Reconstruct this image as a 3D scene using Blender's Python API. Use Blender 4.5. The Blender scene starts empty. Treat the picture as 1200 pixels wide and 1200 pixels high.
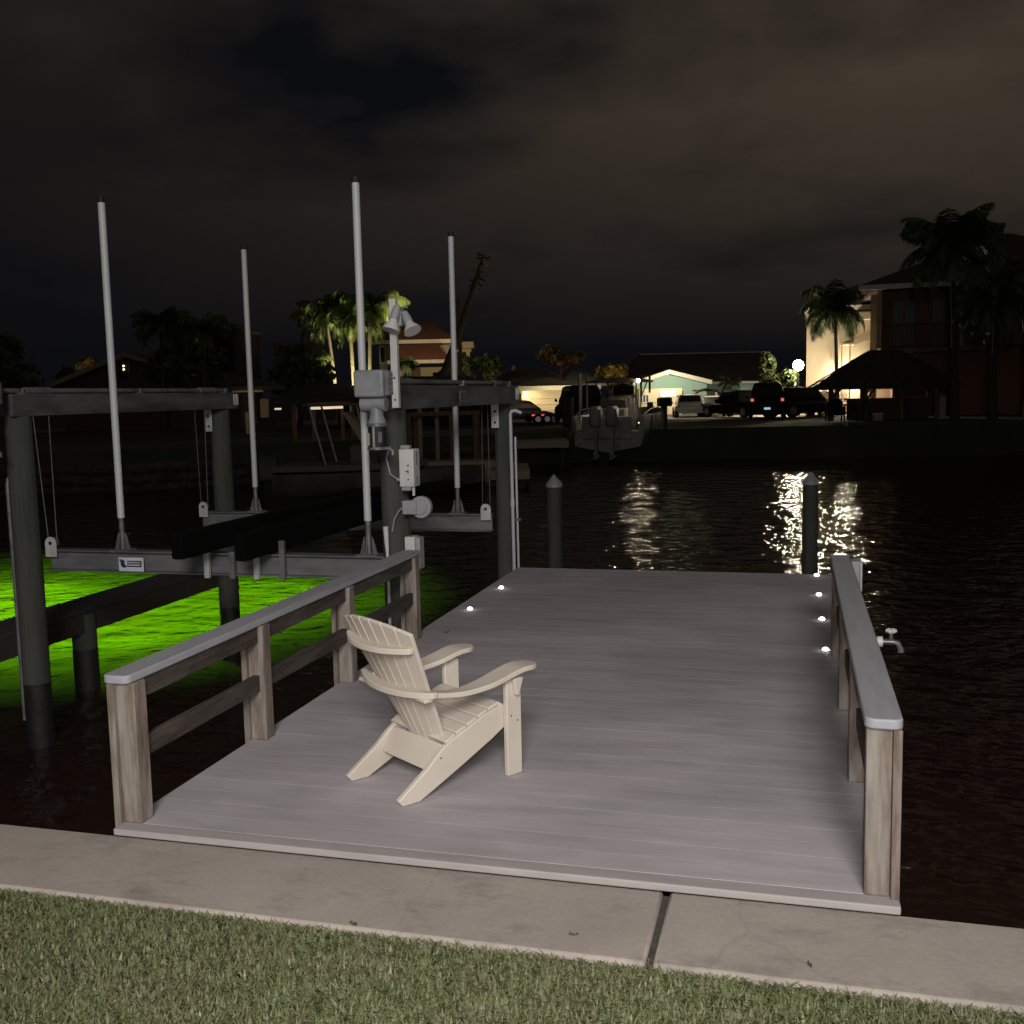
import bpy, bmesh, math, random
import numpy as np
from mathutils import Vector, Matrix, Euler
random.seed(7); RNG = np.random.default_rng(7)
R = math.radians
scene = bpy.context.scene
col = scene.collection

# ------------------------------------------------------------------ camera
F_PX, PITCH, ROLL, YAW = 1228.7, .1118, -.0211, -.2638
CAM = Vector((2.8545, -3.7868, 1.85))
_cp, _sp = math.cos(PITCH), math.sin(PITCH)
VF = Vector((math.sin(YAW)*_cp, math.cos(YAW)*_cp, -_sp))
_r0 = Vector((math.cos(YAW), -math.sin(YAW), 0)); _u0 = _r0.cross(VF)
VR = _r0*math.cos(ROLL) + _u0*math.sin(ROLL)
VU = _u0*math.cos(ROLL) - _r0*math.sin(ROLL)
cd = bpy.data.cameras.new('camera'); camo = bpy.data.objects.new('camera', cd); col.objects.link(camo)
cd.sensor_width = 36; cd.lens = 36*F_PX/1200; cd.clip_end = 2000; cd.clip_start = .05
camo.matrix_world = Matrix(((VR.x, VU.x, -VF.x, CAM.x), (VR.y, VU.y, -VF.y, CAM.y), (VR.z, VU.z, -VF.z, CAM.z), (0, 0, 0, 1)))
scene.camera = camo

def ray(u, v): return VF + VR*((u-600)/F_PX) - VU*((v-600)/F_PX)
def atd(u, v, D): return CAM + ray(u, v)*D
def ony(u, v, y): d = ray(u, v); return CAM + d*((y-CAM.y)/d.y)
def onx(u, v, x): d = ray(u, v); return CAM + d*((x-CAM.x)/d.x)
def onz(u, v, z): d = ray(u, v); return CAM + d*((z-CAM.z)/d.z)
# frame of the far shore: x along it, y away from the dock, z up
BG = Matrix.Translation((CAM.x, CAM.y, 0)) @ Matrix.Rotation(-YAW, 4, 'Z')
BGI = BG.inverted()
def bp(u, v, D): return BGI @ atd(u, v, D)
def bx(u, D): return bp(u, 460, D).x
def bz(u, v, D): return bp(u, v, D).z
def sight(u, D):
    p = bp(u, 460, D); return BG @ Matrix.Translation(p) @ Matrix.Rotation(-math.atan2(p.x, p.y), 4, 'Z') @ Matrix.Translation(-p)
ZW, ZG = -1.2, .2            # water level, far lawn level

# ------------------------------------------------------------------ materials
def _mat(name):
    m = bpy.data.materials.new(name); m.use_nodes = True
    nt = m.node_tree; b = nt.nodes['Principled BSDF']
    return m, nt, b
def ramp(nt, fac, stops):
    r = nt.nodes.new('ShaderNodeValToRGB'); e = r.color_ramp.elements
    while len(e) < len(stops): e.new(.5)
    for i, (p, c) in enumerate(stops): e[i].position = p; e[i].color = (*c, 1)
    nt.links.new(fac, r.inputs[0]); return r.outputs[0]
def noise(nt, scale, stretch=(1, 1, 1), detail=5, rough=.6, coord='Object', w=0):
    tc = nt.nodes.new('ShaderNodeTexCoord'); mp = nt.nodes.new('ShaderNodeMapping')
    mp.inputs['Scale'].default_value = stretch; mp.inputs['Location'].default_value = (w, w*1.7, w*.6)
    n = nt.nodes.new('ShaderNodeTexNoise'); n.inputs['Scale'].default_value = scale
    n.inputs['Detail'].default_value = detail; n.inputs['Roughness'].default_value = rough
    nt.links.new(tc.outputs[coord], mp.inputs[0]); nt.links.new(mp.outputs[0], n.inputs[0])
    return n.outputs['Fac']
def mix(nt, a, b, fac, mode='MIX'):
    m = nt.nodes.new('ShaderNodeMix'); m.data_type = 'RGBA'; m.blend_type = mode
    for s, x in ((m.inputs[0], fac), (m.inputs[6], a), (m.inputs[7], b)):
        if isinstance(x, (int, float)): s.default_value = x
        elif isinstance(x, tuple): s.default_value = (*x, 1)
        else: nt.links.new(x, s)
    return m.outputs[2]
def pm(name, c1, c2=None, scale=6, stretch=(1, 1, 1), rough=.7, metal=0, bump=0, bscale=None, c3=None, scale2=1.2, lo=.35, hi=.65, spec=.5, coat=0):
    m, nt, b = _mat(name)
    c2 = c2 or tuple(x*.8 for x in c1)
    colr = ramp(nt, noise(nt, scale, stretch), [(lo, c1), (hi, c2)])
    if c3:
        f = ramp(nt, noise(nt, scale2, stretch, w=3.1), [(.45, (0, 0, 0)), (.7, (1, 1, 1))])
        colr = mix(nt, colr, c3, f)
    nt.links.new(colr, b.inputs['Base Color'])
    b.inputs['Roughness'].default_value = rough; b.inputs['Metallic'].default_value = metal
    b.inputs['Specular IOR Level'].default_value = spec
    if coat: b.inputs['Coat Weight'].default_value = coat; b.inputs['Coat Roughness'].default_value = .06
    if bump:
        bn = nt.nodes.new('ShaderNodeBump'); bn.inputs['Strength'].default_value = .6; bn.inputs['Distance'].default_value = bump
        nt.links.new(noise(nt, bscale or scale*3, stretch), bn.inputs['Height']); nt.links.new(bn.outputs[0], b.inputs['Normal'])
    return m
def em(name, color, strength):
    m, nt, b = _mat(name)
    b.inputs['Base Color'].default_value = (*[min(1, c)*.6 for c in color], 1)
    b.inputs['Emission Color'].default_value = (*color, 1); b.inputs['Emission Strength'].default_value = strength
    return m

M = {}
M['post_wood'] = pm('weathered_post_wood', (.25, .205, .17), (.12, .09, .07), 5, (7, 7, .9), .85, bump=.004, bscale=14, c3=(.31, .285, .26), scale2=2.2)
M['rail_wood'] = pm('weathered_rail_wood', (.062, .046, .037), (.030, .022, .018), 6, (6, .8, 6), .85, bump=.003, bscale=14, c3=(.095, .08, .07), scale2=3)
M['cap_board'] = pm('grey_composite_cap', (.36, .36, .395), (.30, .30, .335), 4, (9, 1, 9), .55, bump=.0006, bscale=40, c3=(.37, .37, .39), scale2=1)
M['dark_joist'] = pm('dark_joist_wood', (.05, .04, .033), (.03, .024, .02), 5, (1, 6, 6), .9)
M['chair'] = pm('cream_chair_plastic', (.68, .612, .525), (.645, .575, .49), 3, (1, 1, 1), .55, bump=.0006, bscale=60, c3=(.59, .525, .445), scale2=2)
M['pile'] = pm('treated_pile_wood', (.058, .062, .052), (.036, .039, .033), 4, (5, 5, .5), .9, bump=.006, bscale=9, c3=(.07, .07, .06), scale2=1.1)
M['alum'] = pm('dull_aluminium', (.195, .197, .205), (.145, .147, .152), 3, (1, 4, 4), .5, .2, c3=(.075, .076, .08), scale2=1.5)
M['alum_dark'] = pm('weathered_aluminium_beam', (.14, .141, .145), (.098, .10, .104), 2.5, (1, 1, 5), .6, .15, c3=(.028, .028, .033), scale2=1.3)
M['plate'] = pm('bright_aluminium_plate', (.62, .61, .60), (.48, .475, .47), 9, (1, 1, 1), .45, .2)
M['pvc'] = pm('white_pvc_sleeve', (.54, .545, .555), (.47, .475, .485), 2, (3, 3, .7), .5)
M['white_plastic'] = pm('white_plastic_box', (.58, .565, .555), (.51, .50, .49), 5, rough=.5, c3=(.42, .41, .40), scale2=3)
M['grey_plastic'] = pm('grey_pvc_box', (.31, .315, .335), (.26, .265, .28), 6, rough=.5)
M['gear'] = pm('grey_gearbox_paint', (.27, .278, .30), (.215, .222, .24), 5, rough=.5, c3=(.15, .155, .165), scale2=4)
M['black'] = pm('black_rubber', (.012, .012, .012), (.008, .008, .008), 8, rough=.7)
M['carpet'] = pm('black_bunk_carpet', (.003, .003, .003), (.002, .002, .002), 60, rough=1, spec=.1)
M['steel'] = pm('motor_band_steel', (.65, .62, .55), (.55, .52, .47), 10, rough=.35, metal=.6)
M['blue'] = pm('blue_sign_ink', (.02, .03, .12), (.015, .025, .10), 20, rough=.5)
M['sign_white'] = pm('white_sign_face', (.62, .64, .68), (.55, .57, .62), 12, rough=.5)
M['sign_grey'] = pm('grey_plate_ink', (.035, .035, .038), (.025, .025, .028), 12, rough=.5)
M['catwalk'] = pm('old_catwalk_wood', (.05, .047, .044), (.03, .028, .026), 4, (6, .8, 6), .9, bump=.004)
M['rope'] = pm('steel_cable', (.12, .10, .09), (.08, .07, .06), 20, rough=.6)
M['brass'] = pm('dull_brass', (.16, .16, .165), (.11, .11, .115), 20, rough=.4, metal=.5)
M['deck_light'] = em('deck_light_lens', (1, .96, .88), 12)

def deck_material():
    m, nt, b = _mat('grey_deck_boards')
    tc = nt.nodes.new('ShaderNodeTexCoord'); sx = nt.nodes.new('ShaderNodeSeparateXYZ'); nt.links.new(tc.outputs['Object'], sx.inputs[0])
    d = nt.nodes.new('ShaderNodeMath'); d.operation = 'DIVIDE'; d.inputs[1].default_value = .1405; nt.links.new(sx.outputs[1], d.inputs[0])
    fl = nt.nodes.new('ShaderNodeMath'); fl.operation = 'FLOOR'; nt.links.new(d.outputs[0], fl.inputs[0])
    wn = nt.nodes.new('ShaderNodeTexWhiteNoise'); wn.noise_dimensions = '1D'; nt.links.new(fl.outputs[0], wn.inputs['W'])
    base = ramp(nt, wn.outputs['Value'], [(0, (.445, .412, .437)), (1, (.463, .43, .455))])
    grain = ramp(nt, noise(nt, 9, (.7, 16, 1), 6), [(.3, (.93, .93, .93)), (.7, (1.05, 1.05, 1.05))])
    c = mix(nt, base, grain, 1, 'MULTIPLY')
    st = ramp(nt, noise(nt, 1.5, (.8, 4.5, 1), 5, .62), [(.47, (0, 0, 0)), (.72, (.75, .75, .75))])
    c = mix(nt, c, (.315, .312, .305), st)
    st2 = ramp(nt, noise(nt, 2.1, (.7, 5, 1), 5, .6, w=5.3), [(.55, (0, 0, 0)), (.78, (.8, .8, .8))])
    c = mix(nt, c, (.38, .335, .325), st2)
    st3 = ramp(nt, noise(nt, .9, (1, 1.3, 1), 4, .6, w=8.7), [(.42, (.87, .87, .87)), (.62, (1.05, 1.05, 1.05))])
    c = mix(nt, c, st3, 1, 'MULTIPLY')
    nt.links.new(c, b.inputs['Base Color']); b.inputs['Roughness'].default_value = .78; b.inputs['Specular IOR Level'].default_value = .3
    bn = nt.nodes.new('ShaderNodeBump'); bn.inputs['Strength'].default_value = .5; bn.inputs['Distance'].default_value = .0015
    nt.links.new(noise(nt, 14, (1, 18, 1), 4), bn.inputs['Height']); nt.links.new(bn.outputs[0], b.inputs['Normal'])
    return m
M['deck'] = deck_material()
def concrete_material():
    m, nt, b = _mat('stained_concrete')
    c = ramp(nt, noise(nt, 2.2, detail=8, rough=.65), [(.3, (.405, .352, .312)), (.7, (.32, .28, .248))])
    fine = ramp(nt, noise(nt, 45, detail=4), [(.3, (.93, .93, .93)), (.7, (1.05, 1.05, 1.05))])
    c = mix(nt, c, fine, 1, 'MULTIPLY')
    s = ramp(nt, noise(nt, 3.2, (1, 1.8, 1), 9, .7, w=2.2), [(.52, (0, 0, 0)), (.75, (.9, .9, .9))])
    c = mix(nt, c, (.19, .17, .15), s)
    vt = nt.nodes.new('ShaderNodeTexVoronoi'); vt.feature = 'DISTANCE_TO_EDGE'; vt.inputs['Scale'].default_value = .55
    tcv = nt.nodes.new('ShaderNodeTexCoord'); mv = nt.nodes.new('ShaderNodeMapping'); mv.inputs['Location'].default_value = (.37, .61, 0); nv = nt.nodes.new('ShaderNodeTexNoise'); nv.inputs['Scale'].default_value = 6
    nt.links.new(tcv.outputs['Object'], nv.inputs['Vector']); av = nt.nodes.new('ShaderNodeVectorMath'); av.operation = 'MULTIPLY_ADD'; av.inputs[1].default_value = (.12, .12, 0)
    nt.links.new(nv.outputs['Color'], av.inputs[0]); nt.links.new(tcv.outputs['Object'], av.inputs[2]); nt.links.new(av.outputs[0], mv.inputs[0]); nt.links.new(mv.outputs[0], vt.inputs['Vector'])
    ck = ramp(nt, vt.outputs['Distance'], [(.0, (.2, .2, .2)), (.003, (0, 0, 0))])
    c = mix(nt, c, (.13, .115, .10), ck)
    s2 = ramp(nt, noise(nt, 9, (1, 2.5, 1), 9, .8, w=7), [(.67, (0, 0, 0)), (.74, (1, 1, 1))])
    c = mix(nt, c, (.10, .088, .078), s2)
    nt.links.new(c, b.inputs['Base Color']); b.inputs['Roughness'].default_value = .9
    bn = nt.nodes.new('ShaderNodeBump'); bn.inputs['Strength'].default_value = .5; bn.inputs['Distance'].default_value = .004
    nt.links.new(noise(nt, 30, detail=8), bn.inputs['Height']); nt.links.new(bn.outputs[0], b.inputs['Normal'])
    return m
M['concrete'] = concrete_material()
def grass_material():
    m, nt, b = _mat('lawn_blades')
    at = nt.nodes.new('ShaderNodeAttribute'); at.attribute_name = 'tint'
    g = ramp(nt, at.outputs['Fac'], [(0, (.085, .105, .042)), (.45, (.118, .138, .056)), (.75, (.155, .16, .078)), (1, (.30, .26, .17))])
    s = ramp(nt, noise(nt, 2.6, detail=4), [(.45, (0, 0, 0)), (.72, (.65, .65, .65))])
    g = mix(nt, g, (.165, .14, .082), s)
    nt.links.new(g, b.inputs['Base Color']); b.inputs['Roughness'].default_value = .6
    return m
M['grass'] = grass_material()
M['soil'] = pm('lawn_soil', (.075, .082, .038), (.055, .05, .03), 9, rough=1)
M['far_lawn'] = pm('far_lawn_ground', (.035, .042, .018), (.025, .028, .014), .6, rough=1, c3=(.05, .05, .028), scale2=.3)
M['drive'] = pm('far_driveway', (.42, .375, .31), (.35, .31, .26), .8, rough=.9)

def water_material():
    m = bpy.data.materials.new('canal_water'); m.use_nodes = True; nt = m.node_tree; nt.nodes.clear()
    out = nt.nodes.new('ShaderNodeOutputMaterial')
    n1 = noise(nt, 1.9, (1, 1.05, 1), 2, .5, 'Object'); n2 = noise(nt, 5.0, (.85, 1.05, 1), 2, .5, 'Object', w=4)
    ad = nt.nodes.new('ShaderNodeMath'); ad.operation = 'MULTIPLY_ADD'; ad.inputs[1].default_value = .24
    nt.links.new(n2, ad.inputs[0]); nt.links.new(n1, ad.inputs[2])
    bn = nt.nodes.new('ShaderNodeBump'); bn.inputs['Strength'].default_value = 1; bn.inputs['Distance'].default_value = .10
    nt.links.new(ad.outputs[0], bn.inputs['Height'])
    fr = nt.nodes.new('ShaderNodeFresnel'); fr.inputs['IOR'].default_value = 1.33; nt.links.new(bn.outputs[0], fr.inputs['Normal'])
    gl = nt.nodes.new('ShaderNodeBsdfGlossy'); gl.inputs['Roughness'].default_value = .045; gl.inputs['Color'].default_value = (.85, .85, .85, 1)
    rf = nt.nodes.new('ShaderNodeBsdfRefraction'); rf.inputs['IOR'].default_value = 1.33; rf.inputs['Roughness'].default_value = .12; rf.inputs['Color'].default_value = (1, 1, .6, 1)
    df = nt.nodes.new('ShaderNodeBsdfDiffuse'); df.inputs['Color'].default_value = (.048, .022, .017, 1)
    bn2 = nt.nodes.new('ShaderNodeBump'); bn2.inputs['Strength'].default_value = 1; bn2.inputs['Distance'].default_value = .016
    nt.links.new(ad.outputs[0], bn2.inputs['Height']); nt.links.new(bn.outputs[0], gl.inputs['Normal']); nt.links.new(bn2.outputs[0], rf.inputs['Normal'])
    m1 = nt.nodes.new('ShaderNodeMixShader'); m1.inputs[0].default_value = .5; nt.links.new(df.outputs[0], m1.inputs[1]); nt.links.new(rf.outputs[0], m1.inputs[2])
    m2 = nt.nodes.new('ShaderNodeMixShader'); nt.links.new(fr.outputs[0], m2.inputs[0]); nt.links.new(m1.outputs[0], m2.inputs[1]); nt.links.new(gl.outputs[0], m2.inputs[2])
    nt.links.new(m2.outputs[0], out.inputs['Surface'])
    return m
M['water'] = water_material()
M['bed'] = pm('canal_bed_silt', (.30, .31, .20), (.20, .21, .13), 1.2, rough=1, c3=(.14, .15, .09), scale2=.9)

# far shore
M['stucco'] = pm('cream_stucco', (.32, .268, .19), (.29, .242, .172), 1.5, rough=.9, bump=.004, bscale=20)
M['orange_stucco'] = pm('burnt_orange_stucco', (.20, .10, .052), (.17, .085, .045), 1, rough=.9)
M['brown_stucco'] = pm('brown_stucco', (.20, .115, .072), (.17, .098, .062), 1, rough=.9)
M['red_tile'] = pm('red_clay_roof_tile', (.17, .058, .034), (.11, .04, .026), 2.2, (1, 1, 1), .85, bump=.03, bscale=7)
M['dark_shingle'] = pm('dark_roof_shingle', (.045, .035, .03), (.03, .025, .022), 2, rough=.95)
M['grey_shingle'] = pm('pale_grey_roof', (.25, .24, .20), (.2, .19, .16), 1.5, rough=.9)
M['beige_wall'] = pm('beige_painted_wall', (.66, .56, .38), (.62, .52, .35), 1, rough=.85)
M['garage_door'] = pm('beige_garage_door', (.62, .53, .37), (.58, .49, .34), 3, (1, 1, 8), .8)
M['teal_wall'] = pm('teal_painted_wall', (.30, .46, .40), (.27, .42, .37), 1, rough=.85)
M['trim_white'] = pm('white_painted_trim', (.66, .64, .56), (.6, .58, .5), 2, rough=.8)
M['dark_wall'] = pm('dark_brown_wall', (.11, .06, .045), (.085, .048, .038), 1, rough=.95)
M['dim_glass'] = pm('dark_window_glass', (.012, .014, .016), (.009, .011, .012), 2, rough=.35, spec=.25)
M['blue_glass'] = pm('blue_grey_window', (.10, .12, .15), (.08, .10, .13), 2, rough=.2)
M['thatch'] = pm('palm_thatch', (.075, .058, .042), (.045, .035, .027), 4, (6, 6, 1), 1, bump=.03, bscale=18)
M['timber'] = pm('brown_timber', (.16, .09, .055), (.11, .062, .04), 3, (5, 5, .6), .9)
M['pale_timber'] = pm('pale_weathered_timber', (.32, .25, .19), (.25, .2, .15), 3, (5, 5, .6), .9)
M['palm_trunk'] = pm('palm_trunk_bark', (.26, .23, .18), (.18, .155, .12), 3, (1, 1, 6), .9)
M['tree_bark'] = pm('tree_bark', (.12, .09, .07), (.08, .06, .045), 5, (3, 3, .7), .95)
def leafm(name, a, b_):
    m, nt, b = _mat(name)
    nt.links.new(ramp(nt, noise(nt, 1.3, detail=3), [(.35, a), (.65, b_)]), b.inputs['Base Color'])
    b.inputs['Roughness'].default_value = .55
    return m
M['frond'] = leafm('palm_frond', (.075, .11, .028), (.045, .07, .02))
M['frond_dry'] = leafm('palm_frond_olive', (.10, .10, .035), (.06, .07, .025))
M['leaf'] = leafm('tree_leaf', (.06, .08, .025), (.04, .055, .018))
M['leaf_orange'] = leafm('tree_leaf_olive', (.11, .085, .03), (.075, .06, .022))
M['car_dark'] = pm('black_car_paint', (.007, .007, .008), (.006, .006, .007), 3, rough=.6, spec=.12)
M['car_silver'] = pm('silver_car_paint', (.33, .32, .31), (.30, .29, .28), 3, rough=.35, metal=.3, coat=.5)
M['car_white'] = pm('white_car_paint', (.66, .65, .62), (.62, .61, .58), 3, rough=.35, coat=.5)
M['car_olive'] = pm('dark_olive_car_paint', (.011, .012, .009), (.009, .010, .008), 3, rough=.55, spec=.25)
M['tyre'] = pm('tyre_rubber', (.015, .015, .015), (.012, .012, .012), 8, rough=.9)
M['rim'] = pm('alloy_rim', (.35, .35, .36), (.28, .28, .29), 8, rough=.35, metal=.6)
M['tail'] = em('tail_light_lens', (1, .16, .13), .8)
M['tail_off'] = pm('red_tail_lens', (.35, .03, .025), (.3, .025, .02), 8, rough=.2)
M['num_plate'] = em('glowing_number_plate', (.55, .85, 1), .55)  # plate glows by itself in place of light falling on it
M['gelcoat'] = pm('off_white_gelcoat', (.30, .285, .26), (.24, .23, .21), 2, rough=.45, c3=(.15, .142, .13), scale2=1.4)
M['canvas'] = pm('dark_canvas_top', (.12, .105, .09), (.09, .08, .07), 3, rough=.9)
M['boat_pipe'] = pm('boat_tube_frame', (.32, .31, .29), (.26, .25, .24), 6, rough=.4, metal=.4)
M['green_nav'] = em('green_navigation_lamp', (.05, 1, .35), 2.2)
M['red_nav'] = em('red_navigation_lamp', (1, .35, .3), 2.2)
M['warm_lamp'] = em('warm_lamp_glass', (1, .78, .42), 30)
M['street_globe'] = em('street_lamp_globe', (1, .86, .62), 300)
M['white_lamp'] = em('white_lamp_glass', (1, .84, .58), 420)
M['lit_window'] = em('lit_window_pane', (1, .90, .68), 1.6)
M['dim_window'] = em('dim_lit_window', (1, .72, .38), .35)
M['glow_strip'] = em('warm_glow_strip', (1, .80, .56), .75)  # emission standing in for light caught on a top edge
M['pale_wall'] = pm('pale_lit_wall', (.5, .42, .26), (.45, .38, .24), 2, rough=.9)
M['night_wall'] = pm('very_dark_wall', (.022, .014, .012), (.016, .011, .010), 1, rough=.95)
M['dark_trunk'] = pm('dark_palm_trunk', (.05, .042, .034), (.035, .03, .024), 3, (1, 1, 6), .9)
M['dark_hull'] = pm('dark_grey_hull', (.075, .066, .058), (.045, .04, .036), 2.5, rough=.6, c3=(.028, .025, .023), scale2=1.6)
M['rock'] = pm('seawall_stone', (.07, .056, .046), (.035, .028, .024), 2.2, (1, 1, 1), .95, bump=.05, bscale=4)

# ------------------------------------------------------------------ mesh builder
class MB:
    def __init__(s, m=None): s.v = []; s.f = []; s.m = m
    def add(s, pts, faces):
        n = len(s.v)
        for p in pts:
            p = Vector(p)
            s.v.append(s.m @ p if s.m else p)
        s.f += [tuple(i+n for i in f) for f in faces]; return s
    def hexa(s, p):   # 4 bottom (ccw), 4 top
        return s.add(p, [(3, 2, 1, 0), (4, 5, 6, 7), (0, 1, 5, 4), (1, 2, 6, 5), (2, 3, 7, 6), (3, 0, 4, 7)])
    def box(s, x0, x1, y0, y1, z0, z1):
        return s.hexa([(x0, y0, z0), (x1, y0, z0), (x1, y1, z0), (x0, y1, z0), (x0, y0, z1), (x1, y0, z1), (x1, y1, z1), (x0, y1, z1)])
    def bar(s, a, b, w, h, up=(0, 0, 1)):   # rectangular bar a->b, w across, h along up
        a, b = Vector(a), Vector(b); d = (b-a).normalized(); u = Vector(up); x = d.cross(u)
        if x.length < 1e-4: x = d.cross(Vector((0, 1, 0)))
        x.normalize(); u = x.cross(d).normalized(); x = x*(w/2); u = u*(h/2)
        return s.hexa([a-x-u, a+x-u, b+x-u, b-x-u, a-x+u, a+x+u, b+x+u, b-x+u])
    def prism(s, poly, vec):  # polygon of 3d points extruded by vec
        n = len(poly); v = Vector(vec); p = [Vector(q) for q in poly]
        f = [tuple(range(n-1, -1, -1)), tuple(range(n, 2*n))] + [(i, (i+1) % n, n+(i+1) % n, n+i) for i in range(n)]
        return s.add(p+[q+v for q in p], f)
    def tube(s, path, rad, n=10, cap=True):
        path = [Vector(p) for p in path]
        if not isinstance(rad, (list, tuple)): rad = [rad]*len(path)
        pts = []; fs = []; prev = None
        for i, p in enumerate(path):
            d = (path[min(i+1, len(path)-1)]-path[max(i-1, 0)])
            d = d.normalized() if d.length > 1e-9 else Vector((0, 0, 1))
            if prev is None:
                a = d.orthogonal().normalized()
            else:
                a = prev - d*prev.dot(d); a = a.normalized() if a.length > 1e-6 else d.orthogonal().normalized()
            prev = a; b = d.cross(a)
            pts += [p+(a*math.cos(t)+b*math.sin(t))*rad[i] for t in [2*math.pi*k/n for k in range(n)]]
        for i in range(len(path)-1):
            for k in range(n): fs.append((i*n+k, i*n+(k+1) % n, (i+1)*n+(k+1) % n, (i+1)*n+k))
        if cap: fs += [tuple(range(n-1, -1, -1)), tuple(range((len(path)-1)*n, len(path)*n))]
        return s.add(pts, fs)
    def cyl(s, a, b, r0, r1=None, n=14): return s.tube([a, b], [r0, r0 if r1 is None else r1], n)
    def ball(s, c, r, n=12, m=8, sq=(1, 1, 1)):
        c = Vector(c); pts = [c+Vector((0, 0, -r*sq[2]))]
        for j in range(1, m):
            t = -math.pi/2+math.pi*j/m
            pts += [c+Vector((r*sq[0]*math.cos(t)*math.cos(2*math.pi*k/n), r*sq[1]*math.cos(t)*math.sin(2*math.pi*k/n), r*sq[2]*math.sin(t))) for k in range(n)]
        pts.append(c+Vector((0, 0, r*sq[2]))); L = len(pts)-1
        f = [(0, 1+(k+1) % n, 1+k) for k in range(n)]
        for j in range(m-2):
            for k in range(n): f.append((1+j*n+k, 1+j*n+(k+1) % n, 1+(j+1)*n+(k+1) % n, 1+(j+1)*n+k))
        f += [(L, 1+(m-2)*n+k, 1+(m-2)*n+(k+1) % n) for k in range(n)]
        return s.add(pts, f)
    def loft(s, rings, close=True, cap=True):
        n = len(rings[0]); pts = [p for r in rings for p in r]; f = []
        for i in range(len(rings)-1):
            for k in range(n if close else n-1): f.append((i*n+k, i*n+(k+1) % n, (i+1)*n+(k+1) % n, (i+1)*n+k))
        if cap: f += [tuple(range(n-1, -1, -1)), tuple(range((len(rings)-1)*n, len(rings)*n))]
        return s.add(pts, f)
    def build(s, name, mat, parent=None, origin=None, smooth=35, bevel=0, seg=2):
        me = bpy.data.meshes.new(name); ob = bpy.data.objects.new(name, me); col.objects.link(ob)
        if parent is not None:
            inv = MW[parent].inverted(); ob.parent = parent; MW[ob] = MW[parent]
        else:
            origin = Vector(origin) if origin is not None else Vector((0, 0, 0))
            inv = Matrix.Translation(-origin); ob.location = origin; MW[ob] = Matrix.Translation(origin)
        me.from_pydata([inv @ p for p in s.v], [], s.f); me.update()
        bm = bmesh.new(); bm.from_mesh(me); bmesh.ops.recalc_face_normals(bm, faces=bm.faces[:]); bm.to_mesh(me); bm.free()
        me.materials.append(M[mat] if isinstance(mat, str) else mat)
        if smooth:
            me.polygons.foreach_set('use_smooth', [True]*len(me.polygons)); me.set_sharp_from_angle(angle=R(smooth))
        if bevel:
            b = ob.modifiers.new('bevel', 'BEVEL'); b.width = bevel; b.segments = seg; b.limit_method = 'ANGLE'; b.angle_limit = R(40)
        return ob
MW = {}
def tag(o, label=None, cat=None, group=None, kind=None):
    if label: o['label'] = label
    if cat: o['category'] = cat
    if group: o['group'] = group
    if kind: o['kind'] = kind
    return o
def thing(name, label, cat, loc=(0, 0, 0), rotz=0, group=None):
    o = bpy.data.objects.new(name, None); col.objects.link(o); o.empty_display_size = .1
    o.location = loc; o.rotation_euler = (0, 0, rotz)
    MW[o] = Matrix.Translation(loc) @ Matrix.Rotation(rotz, 4, 'Z')
    return tag(o, label, cat, group)
def struct(name, mb, mat, **k): return tag(mb.build(name, mat, **k), kind='structure')
def copy_tree(o, parent=None):
    c = o.copy(); col.objects.link(c)
    if parent is not None: c.parent = parent
    MW[c] = MW[o]
    for ch in [x for x in scene.objects if x.parent == o]: copy_tree(ch, c)
    return c
def bthing(name, label, cat, u, D, z=None, group=None, v=None, rot=0):
    p = bp(u, 460, D); p.z = ZG if z is None else z
    return thing(name, label, cat, BG @ p, -YAW+rot, group)

# ------------------------------------------------------------------ the setting
w = MB(); w.add([(-400, .06, ZW), (400, .06, ZW), (400, 700, ZW), (-400, 700, ZW)], [(0, 1, 2, 3)]); struct('water', w, 'water', smooth=0)
w = MB(); xs_ = [-60, -25]+[-16+.5*k for k in range(37)]+[6, 60]; ys_ = [.06]+[.5*k for k in range(2, 37)]+[25, 60]
def sst(a, b, x): k = min(1, max(0, (x-a)/(b-a))); return k*k*(3-2*k)
w.add([(x, y, -1.80+.37*sst(.8, 5.7, math.hypot(max(0, x+7.6, -10.0-x), y-10.0))) for y in ys_ for x in xs_], [(r*len(xs_)+c, r*len(xs_)+c+1, (r+1)*len(xs_)+c+1, (r+1)*len(xs_)+c) for r in range(len(ys_)-1) for c in range(len(xs_)-1)])  # bowl shaped so the rising bed cuts off the green glow
struct('glow_bowl_bed', w, 'bed', smooth=180)
g = MB(); g.box(-60, 60, -60, -.435, -.9, -.085); struct('ground', g, 'soil', smooth=0)

# seawall cap: two slabs with a joint
sw = thing('seawall', 'low stained concrete seawall cap between the lawn and the dock', 'seawall', (1.5, -.2, -.05))
def slab(x0, x1):
    s = MB(); s.box(x0, x1, -.475, .05, -.40, -.05); return s
slab(-12, 2.388).build('cap_slab', 'concrete', sw, bevel=.012)
slab(2.412, 14).build('cap_slab', 'concrete', sw, bevel=.012)
jm = pm('dark_joint_filler', (.085, .072, .062), (.045, .038, .033), 30, rough=1)
s = MB(); s.box(2.388, 2.412, -.46, .04, -.38, -.066); s.build('joint_filler', jm, sw)
s = MB(); s.box(-12, 14, -.02, .03, -2.4, -.40); s.build('wall_face', 'concrete', sw)

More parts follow.
